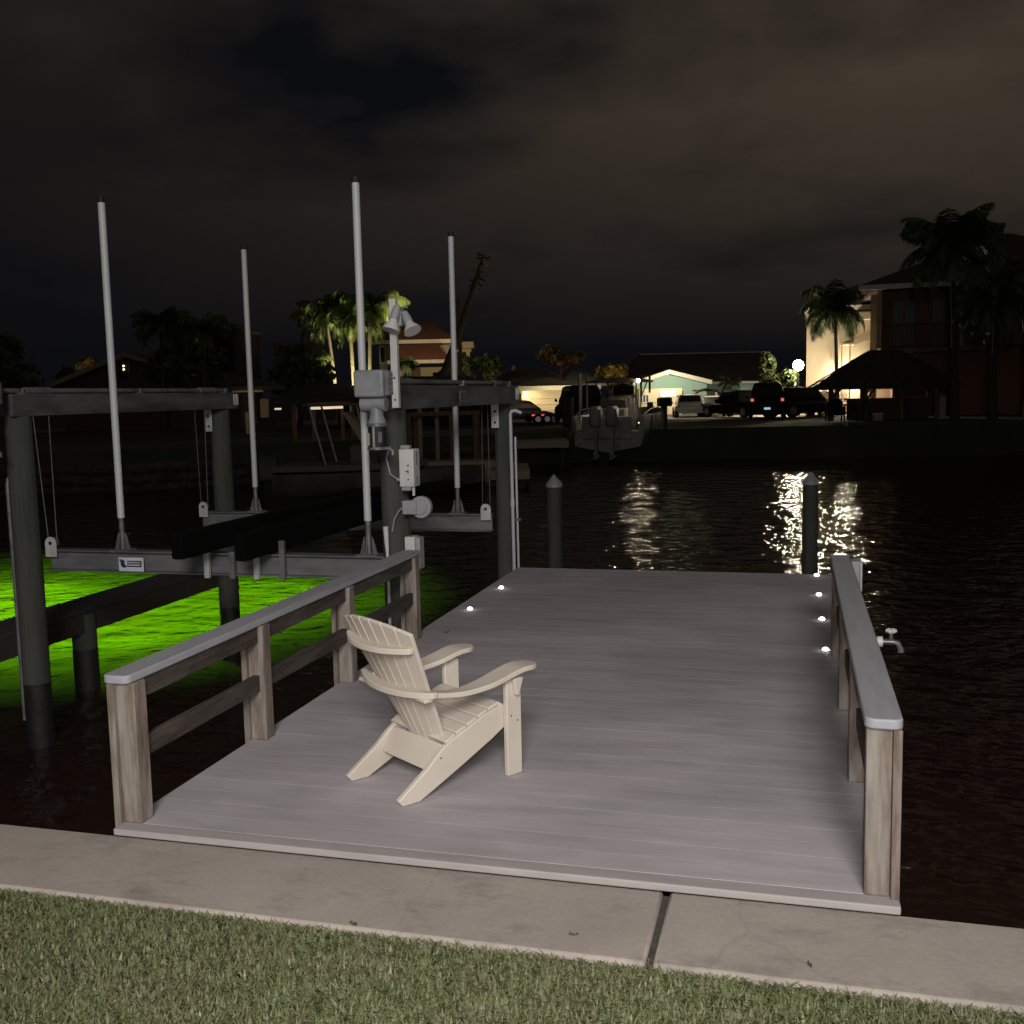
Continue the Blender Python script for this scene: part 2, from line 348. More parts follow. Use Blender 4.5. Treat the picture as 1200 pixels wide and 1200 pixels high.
# lawn
def lawn():
    v = []; f = []; tint = []
    def blades(n, x0, x1, y0, y1, hs):
        base = len(v)
        X = RNG.uniform(x0, x1, n); Y = RNG.uniform(y0, y1, n)
        ang = RNG.uniform(0, 2*math.pi, n); H = RNG.uniform(.018, .041, n)*hs; W = RNG.uniform(.0024, .0050, n)
        lean = RNG.uniform(.2, 1.5, n); T = np.clip(RNG.normal(.44, .15, n), 0, 1)
        pale = RNG.random(n) < .03; T = np.where(pale, RNG.uniform(.8, 1, n), T)
        edge = Y > -.47
        H = np.where(edge, H*.75, H)
        dx, dy = np.cos(ang), np.sin(ang); sx, sy = -dy*W, dx*W
        z0 = -.088
        l1, l2 = lean*H*.35, lean*H*1.0
        P = np.stack([np.stack([X-sx, Y-sy, np.full(n, z0)], 1), np.stack([X+sx, Y+sy, np.full(n, z0)], 1),
                      np.stack([X+sx+dx*l1, Y+sy+dy*l1, z0+H*.62], 1), np.stack([X-sx+dx*l1, Y-sy+dy*l1, z0+H*.62], 1),
                      np.stack([X+dx*l2, Y+dy*l2, z0+H], 1)], 1).reshape(-1, 3)
        v.append(P); tint.append(np.repeat(T, 5)); return n
    n = 0
    n += blades(100000, -1.0, 4.1, -1.5, -.452, 1.0)
    n += blades(2600, -1.0, 4.1, -.47, -.425, 1.0)
    n += blades(26000, -5, 8, -4.5, -.452, 1.1)
    P = np.concatenate(v); T = np.concatenate(tint)
    me = bpy.data.meshes.new('grass'); me.vertices.add(len(P)); me.vertices.foreach_set('co', P.ravel())
    b = np.arange(n)*5
    loops = np.stack([b, b+1, b+2, b+3, b+3, b+2, b+4], 1).ravel()
    me.loops.add(len(loops)); me.loops.foreach_set('vertex_index', loops)
    me.polygons.add(2*n); st = np.stack([np.arange(n)*7, np.arange(n)*7+4], 1).ravel()
    me.polygons.foreach_set('loop_start', st)
    me.update(calc_edges=True); me.validate()
    a = me.attributes.new('tint', 'FLOAT', 'POINT'); a.data.foreach_set('value', T.astype(np.float32))
    me.materials.append(M['grass']); o = bpy.data.objects.new('grass', me); col.objects.link(o)
    tag(o, 'short coarse lawn grass, green with brown patches, along the seawall', 'grass', kind='stuff')
lawn()

# far shore ground: polyline bank, drawn in the far frame
BANK = [(-120, 33), (-32, 34.5), (-13, 36.5), (-3, 43), (3, 46.5), (12, 46), (30, 44), (120, 40)]
g = MB(BG)
n = len(BANK)
g.add([(x, y, ZG) for x, y in BANK]+[(x*6, 700, ZG) for x, y in BANK]+[(x, y, -2.4) for x, y in BANK],
      [(i, i+1, n+i+1, n+i) for i in range(n-1)]+[(2*n+i, 2*n+i+1, i+1, i) for i in range(n-1)])
struct('far_ground', g, 'far_lawn', smooth=0)
# paved driveway strip the cars stand on
d = MB(BG); d.add([(-8, 61.0, ZG+.006), (34, 61.0, ZG+.006), (34, 67.5, ZG+.006), (-8, 67.5, ZG+.006)], [(0, 1, 2, 3)]); struct('far_road', d, 'drive', smooth=0)

def dry_leaf(lab, p, size, rz, mt='tree_bark'):
    t = MB(Matrix.Translation(p) @ Matrix.Rotation(rz, 4, 'Z')); N = 6
    up = [(-size+2*size*k/N, size*.32*math.sin(math.pi*k/N), .004+.010*abs(math.cos(2.4*k/N))) for k in range(N+1)]; lo_ = [(x, -y, z+.004) for x, y, z in up]
    mid = [(x, 0, z*.35) for x, _, z in up]
    for k in range(N): t.add([mid[k], mid[k+1], up[k+1], up[k]], [(0, 1, 2, 3)]); t.add([mid[k], lo_[k], lo_[k+1], mid[k+1]], [(0, 1, 2, 3)])
    t.tube([(size, 0, .004), (size*1.35, .002, .004)], .0012, 5)
    tag(t.build('dry_leaf', mt, origin=p), lab, 'leaf', 'dry leaves lying about')
dry_leaf('small dry brown leaf on the concrete cap just left of the joint', Vector((2.12, -.36, -.049)), .015, .4)
dry_leaf('curled dry leaf on the concrete cap where it meets the lawn, right of the joint', Vector((2.92, -.38, -.049)), .017, 1.9)
dry_leaf('dark dry leaf at the lawn edge below the chair', Vector((1.33, -.465, -.048)), .020, 2.6)
dry_leaf('tiny dark leaf on the deck beside the far end of the left railing', Vector((.235, 3.86, .001)), .022, .9)
# ------------------------------------------------------------------ dock
DW, DL = 3.235, 6.97
dock = thing('dock', 'grey composite board dock reaching out over the canal', 'dock', (DW/2, DL/2, 0))
b = MB()
nb = 49; pit = .1405
for i in range(nb):
    y0 = i*pit+.085; y1 = y0+pit-.0015
    dz = random.uniform(-.0002, .0002)
    b.box(0, DW, y0, y1, -.028, dz)
b.build('deck_boards', 'deck', dock)
DL = nb*pit+.085
f_ = MB(); f_.box(-.004, DW+.004, 0, .082, -.030, .0012); f_.build('front_board', pm('front_board_edge', (.385, .35, .345), (.335, .305, .30), 5, (1, 6, 6), .8, c3=(.30, .27, .26)), dock, bevel=.006)
j = MB(); j.box(.02, .06, .10, DL-.02, -.25, -.030); j.box(DW-.06, DW-.02, .10, DL-.02, -.25, -.030); j.box(.06, DW-.06, DL-.06, DL-.02, -.25, -.030)
j.build('rim_joist', 'dark_joist', dock)
for x in (.2, DW-.2):
    for y in (1.0, 3.9, 6.6):
        p = MB(); p.cyl((x, y, -2.3), (x, y, -.032), .12, n=16); p.build('dock_piling', 'pile', dock)

RY = (.072, 1.215, 2.37, 3.60)
def railing(label, x_in0, x_in1, cap0, cap1, out_sign, y_end):
    t = thing('railing', label, 'railing', ((x_in0+x_in1)/2, 1.9, 0))
    for y in RY:
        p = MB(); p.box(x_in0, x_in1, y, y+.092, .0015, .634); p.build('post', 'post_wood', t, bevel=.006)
        xo = x_in0 if out_sign < 0 else x_in1
        q = MB(); a, bb = (xo-.032, xo-.0005) if out_sign < 0 else (xo+.0005, xo+.032)
        q.box(a, bb, y-.02, y+.062, -.02, .634); q.build('post_facing', 'post_wood', t, bevel=.004)
    xm0, xm1 = (x_in0+.03, x_in0+.068)
    ra = MB(); rb = MB()
    for i in range(3):
        ya, yb = RY[i]+.093, RY[i+1]-.001
        for mb, za, zb in ((ra, .545, .634), (rb, .275, .365)):
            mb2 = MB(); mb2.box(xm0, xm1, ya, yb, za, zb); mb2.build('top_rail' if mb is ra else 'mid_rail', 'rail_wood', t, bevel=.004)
    # cap with rounded near corners
    c = MB(); y0 = .045; r = .035; pts = []
    for cx, a0 in ((cap0+r, 180), (cap1-r, 270)):
        for k in range(6): a = R(a0+18*k); pts.append((cx+r*math.cos(a), y0+r+r*math.sin(a), .636))
    pts += [(cap1, y_end, .636), (cap0, y_end, .636)]
    c.prism(pts, (0, 0, .038)); c.build('cap', 'cap_board', t, bevel=.006)
    return t
railing('low wooden railing with a grey cap behind the chair', 0.0, .092, -.05, .082, -1, 3.74)
railing('low wooden railing with a grey cap carrying the faucet', 3.116, 3.206, 3.108, 3.24, 1, 3.88)

# deck lights
lights = [(.158, 4.734, 'nearer of the two dock lights by the boat lift'), (.158, 5.743, 'farther of the two dock lights by the boat lift'),
          (3.083, 3.784, 'dock light nearest the faucet, first of the four along the capped rail'), (3.083, 4.807, 'second of the four dock lights along the capped rail'),
          (3.083, 5.851, 'third of the four dock lights along the capped rail'), (3.083, 6.86, 'last of the four dock lights, beside the dark mooring piling')]
proto = None
for x, y, lab in lights:
    lab = 'small round white glowing ' + lab if len(lab.split()) < 12 else 'small glowing ' + lab
    if proto is None:
        proto = thing('deck_light', lab, 'deck light', (x, y, .002), 0, 'dock lights along the deck edges')
        a = MB(); a.cyl((x, y, .002), (x, y, .008), .030, .026, 18); a.build('rim', 'grey_plastic', proto)
        a = MB(); a.ball((x, y, .0085), .024, 14, 6, (1, 1, .8)); a.build('lens', 'deck_light', proto)
    else:
        c = copy_tree(proto); c.location = (x, y, .002); c['label'] = lab

# faucet on the outer side of the faucet rail
fq = onz(1036, 752, .585); FY = fq.y; FM = Matrix.Translation((0, FY-2.66, fq.z-.575)); fp = Vector((3.24, FY, fq.z))
t = thing('faucet', 'outdoor faucet on a white pipe fitting beside the capped rail', 'faucet', fp)
a = MB(FM); a.cyl((3.2065, 2.66, .575), (3.285, 2.66, .575), .021); a.cyl((3.265, 2.66, .575), (3.29, 2.66, .575), .027); a.build('pipe_fitting', 'white_plastic', t)
a = MB(FM); a.cyl((3.29, 2.66, .575), (3.345, 2.66, .575), .015); a.tube([(3.338, 2.66, .577), (3.362, 2.66, .570), (3.375, 2.66, .545), (3.378, 2.66, .525)], [.014, .015, .015, .017]); a.cyl((3.33, 2.66, .585), (3.33, 2.66, .618), .01); a.build('spout', 'brass', t)
a = MB(FM); a.cyl((3.33, 2.66, .618), (3.33, 2.66, .628), .008)
for k in range(6): an = k*math.pi/3; a.ball((3.33+.018*math.cos(an), 2.66+.018*math.sin(an), .632), .0105, 8, 5)
a.ball((3.33, 2.66, .632), .014, 8, 5, (1, 1, .6)); a.build('handle', 'white_plastic', t)
t = thing('outlet_box', 'pale weatherproof outlet box beyond the far end of the capped rail', 'outlet box', (3.275, 3.75, .5))
a = MB(); a.box(3.2405, 3.30, 3.66, 3.80, .44, .665); a.build('box', 'grey_plastic', t, bevel=.008)
a = MB(); a.box(3.3005, 3.315, 3.67, 3.79, .45, .655); a.build('lid', 'white_plastic', t, bevel=.006)
a = MB(); a.cyl((3.265, 3.73, -.2), (3.265, 3.73, .44), .014); a.build('conduit', 'grey_plastic', t)

# ------------------------------------------------------------------ adirondack chair (local: x right, y forward)
O = onz(478, 945, 0); CH_ROT = -math.atan2(.57, .82)
chair = thing('adirondack_chair', 'cream slatted adirondack chair standing on the dock', 'chair', (O.x, O.y, .0012), CH_ROT)
CM = MW[chair]; XC = -.2325
def cpart(name, mb, parent=chair, bev=.005): return mb.build(name, 'chair', parent, bevel=bev)
poly = [(-.048, .032), (-.025, .002), (.068, .0), (.30, .103), (.50, .197), (.575, .238), (.588, .25), (.588, .352), (.56, .357), (.45, .325), (.33, .278), (.255, .248), (.19, .207), (.12, .146), (.04, .092)]
for x in (-.030, -.465):
    a = MB(CM); a.prism([(x, u, z) for u, z in poly], (.030, 0, 0)); cpart('rear_leg', a)
for x, sx in ((.0015, 1), (-.4965, -1)):
    a = MB(CM); a.box(x, x+.030, .57, .662, 0, .487); cpart('front_leg', a)
    xb = x+.0305 if sx > 0 else x-.0265
    a = MB(CM); a.prism([(xb, .60, .487), (xb, .655, .487), (xb, .655, .475), (xb, .63, .40), (xb, .612, .40), (xb, .60, .475)], (.026, 0, 0)); cpart('arm_bracket', a)
# seat slats following the rails
prof = [(.60, .338), (.575, .368), (.54, .3735), (.45, .345), (.33, .298), (.255, .268), (.22, .246)]
def along(prof, d):
    for (a, b_) in zip(prof, prof[1:]):
        L = math.dist(a, b_)
        if d <= L: k = d/L; return (a[0]+(b_[0]-a[0])*k, a[1]+(b_[1]-a[1])*k), ((b_[0]-a[0])/L, (b_[1]-a[1])/L)
        d -= L
    return prof[-1], (-.7, -.7)
tot = sum(math.dist(a, b_) for a, b_ in zip(prof, prof[1:])); ns = 6
a = MB(CM)
for i in range(ns):
    p0, _ = along(prof, tot*i/ns+.003); p1, _ = along(prof, tot*(i+1)/ns-.003)
    dx, dz = p1[0]-p0[0], p1[1]-p0[1]; L = math.hypot(dx, dz); nx, nz = dz/L, -dx/L
    if nz < 0: nx, nz = -nx, -nz
    q = [(-.463, *p0), (-.463, *p1), (-.463, p1[0]-nx*.018, p1[1]-nz*.018), (-.463, p0[0]-nx*.018, p0[1]-nz*.018)]
    a.prism(q, (.461, 0, 0))
cpart('seat', a, bev=.004)
a = MB(CM); a.box(-.434, -.031, .592, .612, .25, .335); cpart('front_apron', a)
# rear cross board that carries the back
a = MB(CM); a.hexa([(-.434, .150, .112), (-.031, .150, .112), (-.031, .168, .104), (-.434, .168, .104), (-.434, .222, .228), (-.031, .222, .228), (-.031, .240, .219), (-.434, .240, .219)]); cpart('rear_brace', a)
# fan back: seven slats, bowed towards the rear
def backpt(s, t):    # s -1..1 across, t 0..1 up
    w_ = .155+(.292-.155)*min(1, t)
    u = .285-.272*t; z = .20+.600*t
    bow = .038*(1-s*s)
    return Vector((XC+s*w_, u-bow*.93, z-bow*.35))
nrm = Vector((0, -.93, -.37))
a = MB(CM); nsl = 7
for i in range(nsl):
    s0, s1 = -1+2*i/nsl+.009, -1+2*(i+1)/nsl-.009; sc = (s0+s1)/2
    rings = []
    for k in range(9):
        t = k/8
        ring = []
        for s_, off in ((s0, 0), (s1, 0), (s1, 1), (s0, 1)):
            tt = t
            if k == 8: tt = 1+.095*(1-abs(s_)**2.0)
            p = backpt(s_, tt)
            ring.append(p+nrm*(-.009 if off else .009))
        rings.append(ring)
    a.loft(rings)
cpart('backrest', a, bev=.003)
def brace(name, t, hw, dz, dy, deep=.0, ext=0):
    a = MB(CM); rings = []
    N = 16
    for k in range(N+1):
        s = -1+2*k/N; p = backpt(s*hw, t); back = .012
        w_ = .052*(1-.75*abs(s)**2.5)+.010+deep
        p0 = p+Vector((0, -.012, 0)); p1 = p+Vector((0, -.012-w_, 0))
        if ext: p0.x = p1.x = XC+s*ext
        rings.append([p0+Vector((0, 0, -dz)), p1+Vector((0, 0, -dz)), p1+Vector((0, 0, dz)), p0+Vector((0, 0, dz))])
    a.loft(rings); return cpart(name, a, bev=.004)
brace('upper_back_brace', .865, .97, .014, 0)
brace('lower_back_brace', .505, 1.0, .015, 0, .006, .300)
# armrests
def arm(sx):
    a = MB(CM); N = 22; rings = []
    x_leg = .0165 if sx > 0 else -.4815
    for k in range(N+1):
        t = k/N; u = .098+(.762-.098)*t
        z = .500-.030*math.sin(min(1, t*1.25)*math.pi)*.95+.036*max(0, (t-.30)/.70)**1.1-.012*max(0, (t-.86)/.14)
        wi = .028+.040*max(0, min(1, (t-.12)/.55))**1.3
        wo = .026+.036*max(0, min(1, (t-.05)/.5))
        if t > .86: q = math.sqrt(max(0, 1-((t-.86)/.14)**2)); wi = .006+(wi-.006)*q; wo = .018+(wo-.018)*q
        xi, xo = (x_leg-sx*wi, x_leg+sx*wo)
        rings.append([(xi, u, z-.013), (xo, u, z-.013), (xo, u, z+.013), (xi, u, z+.013)])
    a.loft(rings); return cpart('armrest', a, bev=.005)
arm(1); arm(-1)
# blocks joining arm and back brace
for x0, x1 in ((-.035, .046), (-.511, -.43)):
    a = MB(CM); a.box(x0, x1, .078, .128, .468, .4865); cpart('arm_block', a)
for cc in ((.0445, .118, .500), (.0008, .192, .178), (.0325, .595, .30), (.0325, .635, .27)):
    a = MB(CM); c2 = Vector(cc); a.cyl(c2-Vector((.004, 0, 0)), c2+Vector((.0012, 0, 0)), .0042, n=10); a.build('bolt', 'brass', chair)

# ------------------------------------------------------------------ boat lift
PX = (-3.66, -.19); PY = (3.95, 7.35)
ZB0, ZB1 = 1.75, 1.94
pil_lab = {(0, 0): 'thick round lift piling at the photo edge with a thin conduit down its side', (1, 0): 'round lift piling carrying the white control box and gearbox',
           (0, 1): 'round lift piling at the far end of the left beam, behind the black bunks', (1, 1): 'round lift piling with white conduits beside the dock corner'}
wet = pm('wet_pile_wood', (.02, .02, .018), (.012, .012, .011), 6, (4, 4, 1), .45, bump=.012, bscale=22, c3=(.16, .155, .14), scale2=9, )
wr_ = [n_ for n_ in wet.node_tree.nodes if n_.type == 'VALTORGB'][1].color_ramp.elements; wr_[0].position = .66; wr_[1].position = .72
for i, x_ in enumerate(PX):
    for k, y in enumerate(PY):
        x = x_-(.05 if k else .015 if i == 0 else 0)
        r = .115 if i == 0 else (.110 if k == 0 else .090)
        t = thing('lift_piling', pil_lab[(i, k)], 'piling', (x, y, -2.3), 0, 'pilings of the boat lift')
        a = MB(); a.tube([(x, y, -.62), (x+.003, y, .3), (x, y, 1.0), (x, y, ZB0-.001)], [r*1.03, r*1.01, r, r*.97], 22); a.build('shaft', 'pile', t)
        a = MB(); a.cyl((x, y, -2.4), (x, y, -.621), r*1.07, r*1.03, 22); a.build('waterline_section', wet, t)

lift = thing('boat_lift', 'empty aluminium boat lift with guide poles and black bunks above green water', 'boat lift', (-2, 5.5, .5))
def topbeam(x, flip):
    y0, y1 = PY[0]-.16, PY[1]+.22
    a = MB(); a.box(x-.075, x-.035, y0, y1, ZB0, ZB1); a.box(x+.035, x+.075, y0, y1, ZB0, ZB1)
    a.box(x-.035, x+.035, y0+.05, y1-.05, ZB0+.002, ZB0+.02)
    bm_ = a.build('top_beam', 'alum_dark', lift, bevel=.004)
    s = MB(); s.cyl((x, y0-.05, ZB1+.028), (x, y1-.12, ZB1+.028), .024, n=14)
    for yy in (PY[0]+.25, PY[1]-.35): s.cyl((x, yy-.16, ZB1+.028), (x, yy+.16, ZB1+.028), .034, n=14)
    s.build('drive_shaft', 'alum', lift)
    for yy in (y0+.18, (y0+y1)/2, y1-.22):
        q = MB(); q.box(x-.05, x+.05, yy-.03, yy+.03, ZB1+.0005, ZB1+.012); q.cyl((x-.04, yy, ZB1+.012), (x-.04, yy, ZB1+.05), .012); q.cyl((x+.04, yy, ZB1+.012), (x+.04, yy, ZB1+.05), .012)
        q.build('shaft_bearing', 'alum', lift)
    # end brackets at the far end and bolt plates on the pilings
    q = MB(); q.box(x+.0765, x+.0865, y1-.11, y1-.065, ZB0+.04, ZB1-.02); q.box(x+.0765, x+.0865, y1-.05, y1-.005, ZB0+.04, ZB1-.02); q.build('end_bracket', 'plate', lift, bevel=.003)
    px_ = x+(-.12 if x < -2 else -.10)
    q = MB(); q.box(px_-.035, px_+.05, PY[1]-.150, PY[1]-.143, ZB0-.26, ZB0-.003)
    pl = q.build('bolt_plate', 'plate', lift, bevel=.002)
    for zz in (-.08, -.20):
        q = MB(); q.cyl((px_+.008, PY[1]-.157, ZB0+zz), (px_+.008, PY[1]-.150, ZB0+zz), .014, n=10); q.build('bolt', 'black', pl)
    return bm_
bl = topbeam(PX[0], 0); br = topbeam(PX[1], 1)
# maker's plate on the dock-side beam (faces the camera side)
ym = 5.6; xm = PX[1]+.0755
c_ = onx(542, 465, xm)
q = MB(); q.box(xm, xm+.006, c_.y-.09, c_.y+.09, c_.z-.055, c_.z+.055); pl = q.build('beam_plate', 'alum', lift, bevel=.002)
q = MB()
for k in range(3): q.box(xm+.0065, xm+.008, c_.y-.02, c_.y+.065, c_.z+.028-.026*k-.008, c_.z+.028-.026*k+.008)
q.box(xm+.0065, xm+.008, c_.y-.065, c_.y-.035, c_.z-.03, c_.z+.035); q.build('plate_marking', 'sign_grey', pl)

# cradle beams (I-profile), across the lift
CZ0, CZ1 = .405, .59
CY = (PY[0], 6.86)
CT = {(0, -1): (PX[0]+.05, onx(48, 490, PX[0]+.05).y), (1, -1): (PX[0]+.05, onx(234, 487, PX[0]+.05).y), (1, 1): (PX[1]-.05, onx(568, 480, PX[1]-.05).y)}
for k, y in enumerate(CY):
    x0, x1 = (PX[0]+.24 if k == 0 else -3.70, PX[1]-.05)
    a = MB(); a.box(x0, x1, y-.012, y+.012, CZ0+.012, CZ1-.012); a.box(x0, x1, y-.065, y+.065, CZ1-.012, CZ1); a.box(x0, x1, y-.065, y+.065, CZ0, CZ0+.012)
    a.build('cradle_beam', 'alum', lift, bevel=.002)
    for sgn, xe in ((-1, x0), (1, x1)):
        if k == 0 and sgn > 0: continue
        q = MB(); xx = xe-sgn*.05; pts = [(xx-.055, y-.074, CZ1-.06), (xx+.055, y-.074, CZ1-.06)]
        pts += [(xx+.055*math.cos(R(a_)), y-.074, CZ1+.06+.055*math.sin(R(a_))) for a_ in range(0, 181, 20)]
        q.prism(pts, (0, .008, 0)); pl = q.build('sheave_plate', 'plate', lift)
        q = MB(); q.cyl((xx, y-.079, CZ1+.06), (xx, y-.0745, CZ1+.06), .016, n=12); q.build('pin', 'black', pl)
        q = MB(); q.cyl((xx, y-.06, CZ1+.06), (xx, y-.02, CZ1+.06), .048, n=16); q.build('sheave', 'alum_dark', lift)
        for dx in (-.042, .042):
            q = MB(); q.cyl((xx+dx, y-.04, CZ1+.06), (*CT[(k, sgn)], ZB0+.01)+Vector((0, dx*2.2, 0)) if False else Vector((CT[(k, sgn)][0], CT[(k, sgn)][1]+dx*2.4, ZB0+.01)), .0045, n=6); q.build('cable', 'rope', lift)
# guide poles
for x, y in ((-2.70, CY[0]), (-.43, CY[0]), (-3.02, CY[1]), (-.62, CY[1])):
    g_ = MB(); g_.cyl((x, y, CZ1+.28), (x, y, CZ1+2.905), .030, n=18); po = g_.build('guide_pole', 'pvc', lift)
    q = MB(); q.cyl((x, y, CZ1+2.9055), (x, y, CZ1+2.95), .032, .029, 18); q.build('pole_cap', 'black', po)
    q = MB(); q.cyl((x, y, CZ1+.012), (x, y, CZ1+.2795), .022, n=14); q.build('pole_stub', 'alum', po)
    q = MB(); q.box(x-.09, x+.09, y-.062, y+.062, CZ1+.0005, CZ1+.012)
    for s_ in (-1, 1):
        q.prism([(x+s_*.03, y-.004, CZ1+.012), (x+s_*.075, y-.004, CZ1+.012), (x+s_*.036, y-.004, CZ1+.15), (x+s_*.03, y-.004, CZ1+.15)], (0, .008, 0))
        q.prism([(x-.004, y+s_*.03, CZ1+.012), (x-.004, y+s_*.06, CZ1+.012), (x-.004, y+s_*.034, CZ1+.15), (x-.004, y+s_*.03, CZ1+.15)], (.008, 0, 0))
    q.build('pole_bracket', 'alum', po)
# bunks
for (ua, va), (ub, vb), ya, yb, hgt in (((200, 656), (452, 596), 3.25, 6.95, .205), ((274, 658), (470, 606), 3.40, 7.3, .215)):
    A = ony(ua, va, ya); B_ = Vector((A.x-.03, yb, A.z-.02))
    a = MB(); a.bar(A+Vector((.055, 0, hgt/2)), B_+Vector((.055, 0, hgt/2)), .10, hgt); bk = a.build('bunk', 'carpet', lift, bevel=.018)
    for sx in (-.062, .172):
        q = MB(); x = A.x+sx
        q.box(x-.022, x+.022, CY[0]-.105, CY[0]-.068, CZ0-.02, CZ1+.12 if hgt > .21 else CZ1+.02); q.build('bunk_bracket', 'plate' if sx < 0 else 'alum', lift, bevel=.003)
# sign on the near cradle beam
a0 = ony(139, 653, CY[0]-.067); a1 = ony(169, 670, CY[0]-.067); ys = CY[0]-.072
sg = MB(); sg.box(a0.x, a1.x, ys, ys+.006, a1.z, a0.z); so = sg.build('sign_plate', 'sign_white', lift, bevel=.002)
W_, H_ = a1.x-a0.x, a0.z-a1.z
q = MB(); q.box(a0.x+W_*.36, a0.x+W_*.93, ys-.002, ys-.0005, a1.z+H_*.33, a1.z+H_*.78)
cx, cz = a0.x+W_*.23, a1.z+H_*.56
sw_ = []
for k in range(13): an = R(110+k*17); sw_.append((cx+.26*H_*math.cos(an)*1.15, ys-.002, cz+.30*H_*math.sin(an)))
for k in range(12, -1, -1): an = R(110+k*17); sw_.append((cx+.02+.17*H_*math.cos(an), ys-.002, cz+.03*H_+.17*H_*math.sin(an)))
for k in range(12): q.add([sw_[k], sw_[k+1], sw_[25-k-1], sw_[25-k]], [(0, 1, 2, 3)])
q.add([(cx-.42*H_, ys-.0021, cz+.26*H_), (cx-.28*H_, ys-.0021, cz+.34*H_), (cx+.10*H_, ys-.0021, cz-.02*H_), (cx-.02*H_, ys-.0021, cz-.12*H_)], [(0, 1, 2, 3)])
q.build('sign_emblem', 'blue', so, smooth=0)
q = MB()
for row, (lo, n_) in enumerate(((.60, 9), (.42, 12))):
    for k in range(n_):
        x = a0.x+W_*(.40+.49*k/n_); q.box(x, x+W_*.49/n_*random.uniform(.5, .8), ys-.0035, ys-.0025, a1.z+H_*lo, a1.z+H_*(lo+.10))
q.build('sign_lettering', 'sign_white', so, smooth=0)

# gearbox and motor at each near beam end (things bolted to the lift = parts of it)
def gearbox(px_):
    y = PY[0]-.42; cx = px_+.02; z = 1.955
    a = MB(); a.box(cx-.118, cx+.118, y-.10, y+.08, z-.105, z+.095); gb = a.build('gearbox', 'gear', lift, bevel=.018, seg=3)
    q = MB(); q.cyl((cx, y-.103, z), (cx, y-.1005, z), .072, n=26); q.cyl((cx, y-.106, z), (cx, y-.1031, z), .058, n=26); q.build('cover_plate', 'gear', gb)
    q = MB(); q.box(cx+.1185, cx+.15, y-.06, y+.04, z-.09, z+.08)
    for zz in (-.07, -.035, 0, .035, .065): q.cyl((cx+.15, y-.03, z+zz), (cx+.165, y-.03, z+zz), .011, n=8)
    q.build('flange', 'alum', gb)
    q = MB(); q.cyl((cx-.095, y, z-.155), (cx+.10, y, z-.155), .058, n=22); q.tube([(cx+.02, y, z-.16), (cx+.02, y, z-.235), (cx+.02, y, z-.30)], [.052, .050, .072], 20); q.build('gear_neck', 'gear', gb, bevel=.004)
    q = MB(); q.cyl((cx+.02, y, z-.300), (cx+.02, y, z-.322), .078, n=24); q.cyl((cx+.02, y, z-.475), (cx+.02, y, z-.495), .078, n=24)
    q.tube([(cx+.08, y-.02, z-.485), (cx+.125, y-.02, z-.487), (cx+.145, y-.02, z-.505), (cx+.145, y-.02, z-.535)], .013, 10); q.build('motor_plate', 'alum', gb)
    q = MB(); q.cyl((cx+.02, y, z-.475), (cx+.02, y, z-.322), .068, n=24); q.build('motor', 'black', gb)
    q = MB(); q.box(cx+.012, cx+.028, y-.075, y-.066, z-.474, z-.324); q.box(cx-.040, cx-.016, y-.068, y-.054, z-.46, z-.37); q.build('motor_band', 'steel', gb)
    q = MB(); q.box(cx+.05, cx+.08, y-.061, y-.046, z-.44, z-.36); q.build('motor_label', 'alum', gb)
    return gb
gearbox(PX[1]); gearbox(PX[0])

# floodlight post on the dock-side beam
fl_y = PY[0]-.40; c0 = ony(464, 478, fl_y); c1 = ony(464, 350, fl_y)
t = thing('floodlight', 'unlit twin bulb floodlight on a tall aluminium channel above the gearbox', 'floodlight', (c0.x, fl_y, c0.z))
a = MB(); x0 = c0.x-.026
a.box(x0, x0+.052, fl_y-.012, fl_y-.004, c0.z, c1.z); a.box(x0, x0+.008, fl_y-.004, fl_y+.035, c0.z, c1.z); a.box(x0+.044, x0+.052, fl_y-.004, fl_y+.035, c0.z, c1.z)
a.build('channel_post', 'plate', t, bevel=.002)
q = MB()
for zz in (.06, .22): q.cyl((c0.x, fl_y-.0145, c0.z+zz), (c0.x, fl_y-.0125, c0.z+zz), .008, n=8)
q.build('bolt', 'black', t)
hb = Vector((c0.x+.06, fl_y-.02, c1.z-.10))
q = MB(); q.box(c0.x+.027, c0.x+.075, fl_y-.03, fl_y+.04, c1.z-.20, c1.z-.06); q.cyl((c0.x+.05, fl_y-.03, c1.z-.10), (c0.x+.11, fl_y-.04, c1.z-.12), .012); q.build('junction', 'grey_plastic', t, bevel=.006)
for base, tip in (((c0.x+.050, fl_y-.05, c1.z-.08), (c0.x+.018, fl_y-.10, c1.z-.235)), ((c0.x+.115, fl_y-.045, c1.z-.125), (c0.x+.185, fl_y-.09, c1.z-.245))):
    b0, b1 = Vector(base), Vector(tip); dd = (b1-b0).normalized(); L = (b1-b0).length
    q = MB(); q.tube([b0-dd*.02, b0+dd*.02, b0+dd*L*.48], [.026, .032, .034], 16); hd = q.build('lamp_holder', 'grey_plastic', t)
    q = MB(); q.tube([b0+dd*L*.485, b0+dd*L*.62, b0+dd*L*.9, b1], [.030, .036, .062, .066], 20); q.ball(b1-dd*.004, .064, 16, 8, (1, 1, .5)) if False else None
    q.build('reflector_bulb', 'white_plastic', hd)

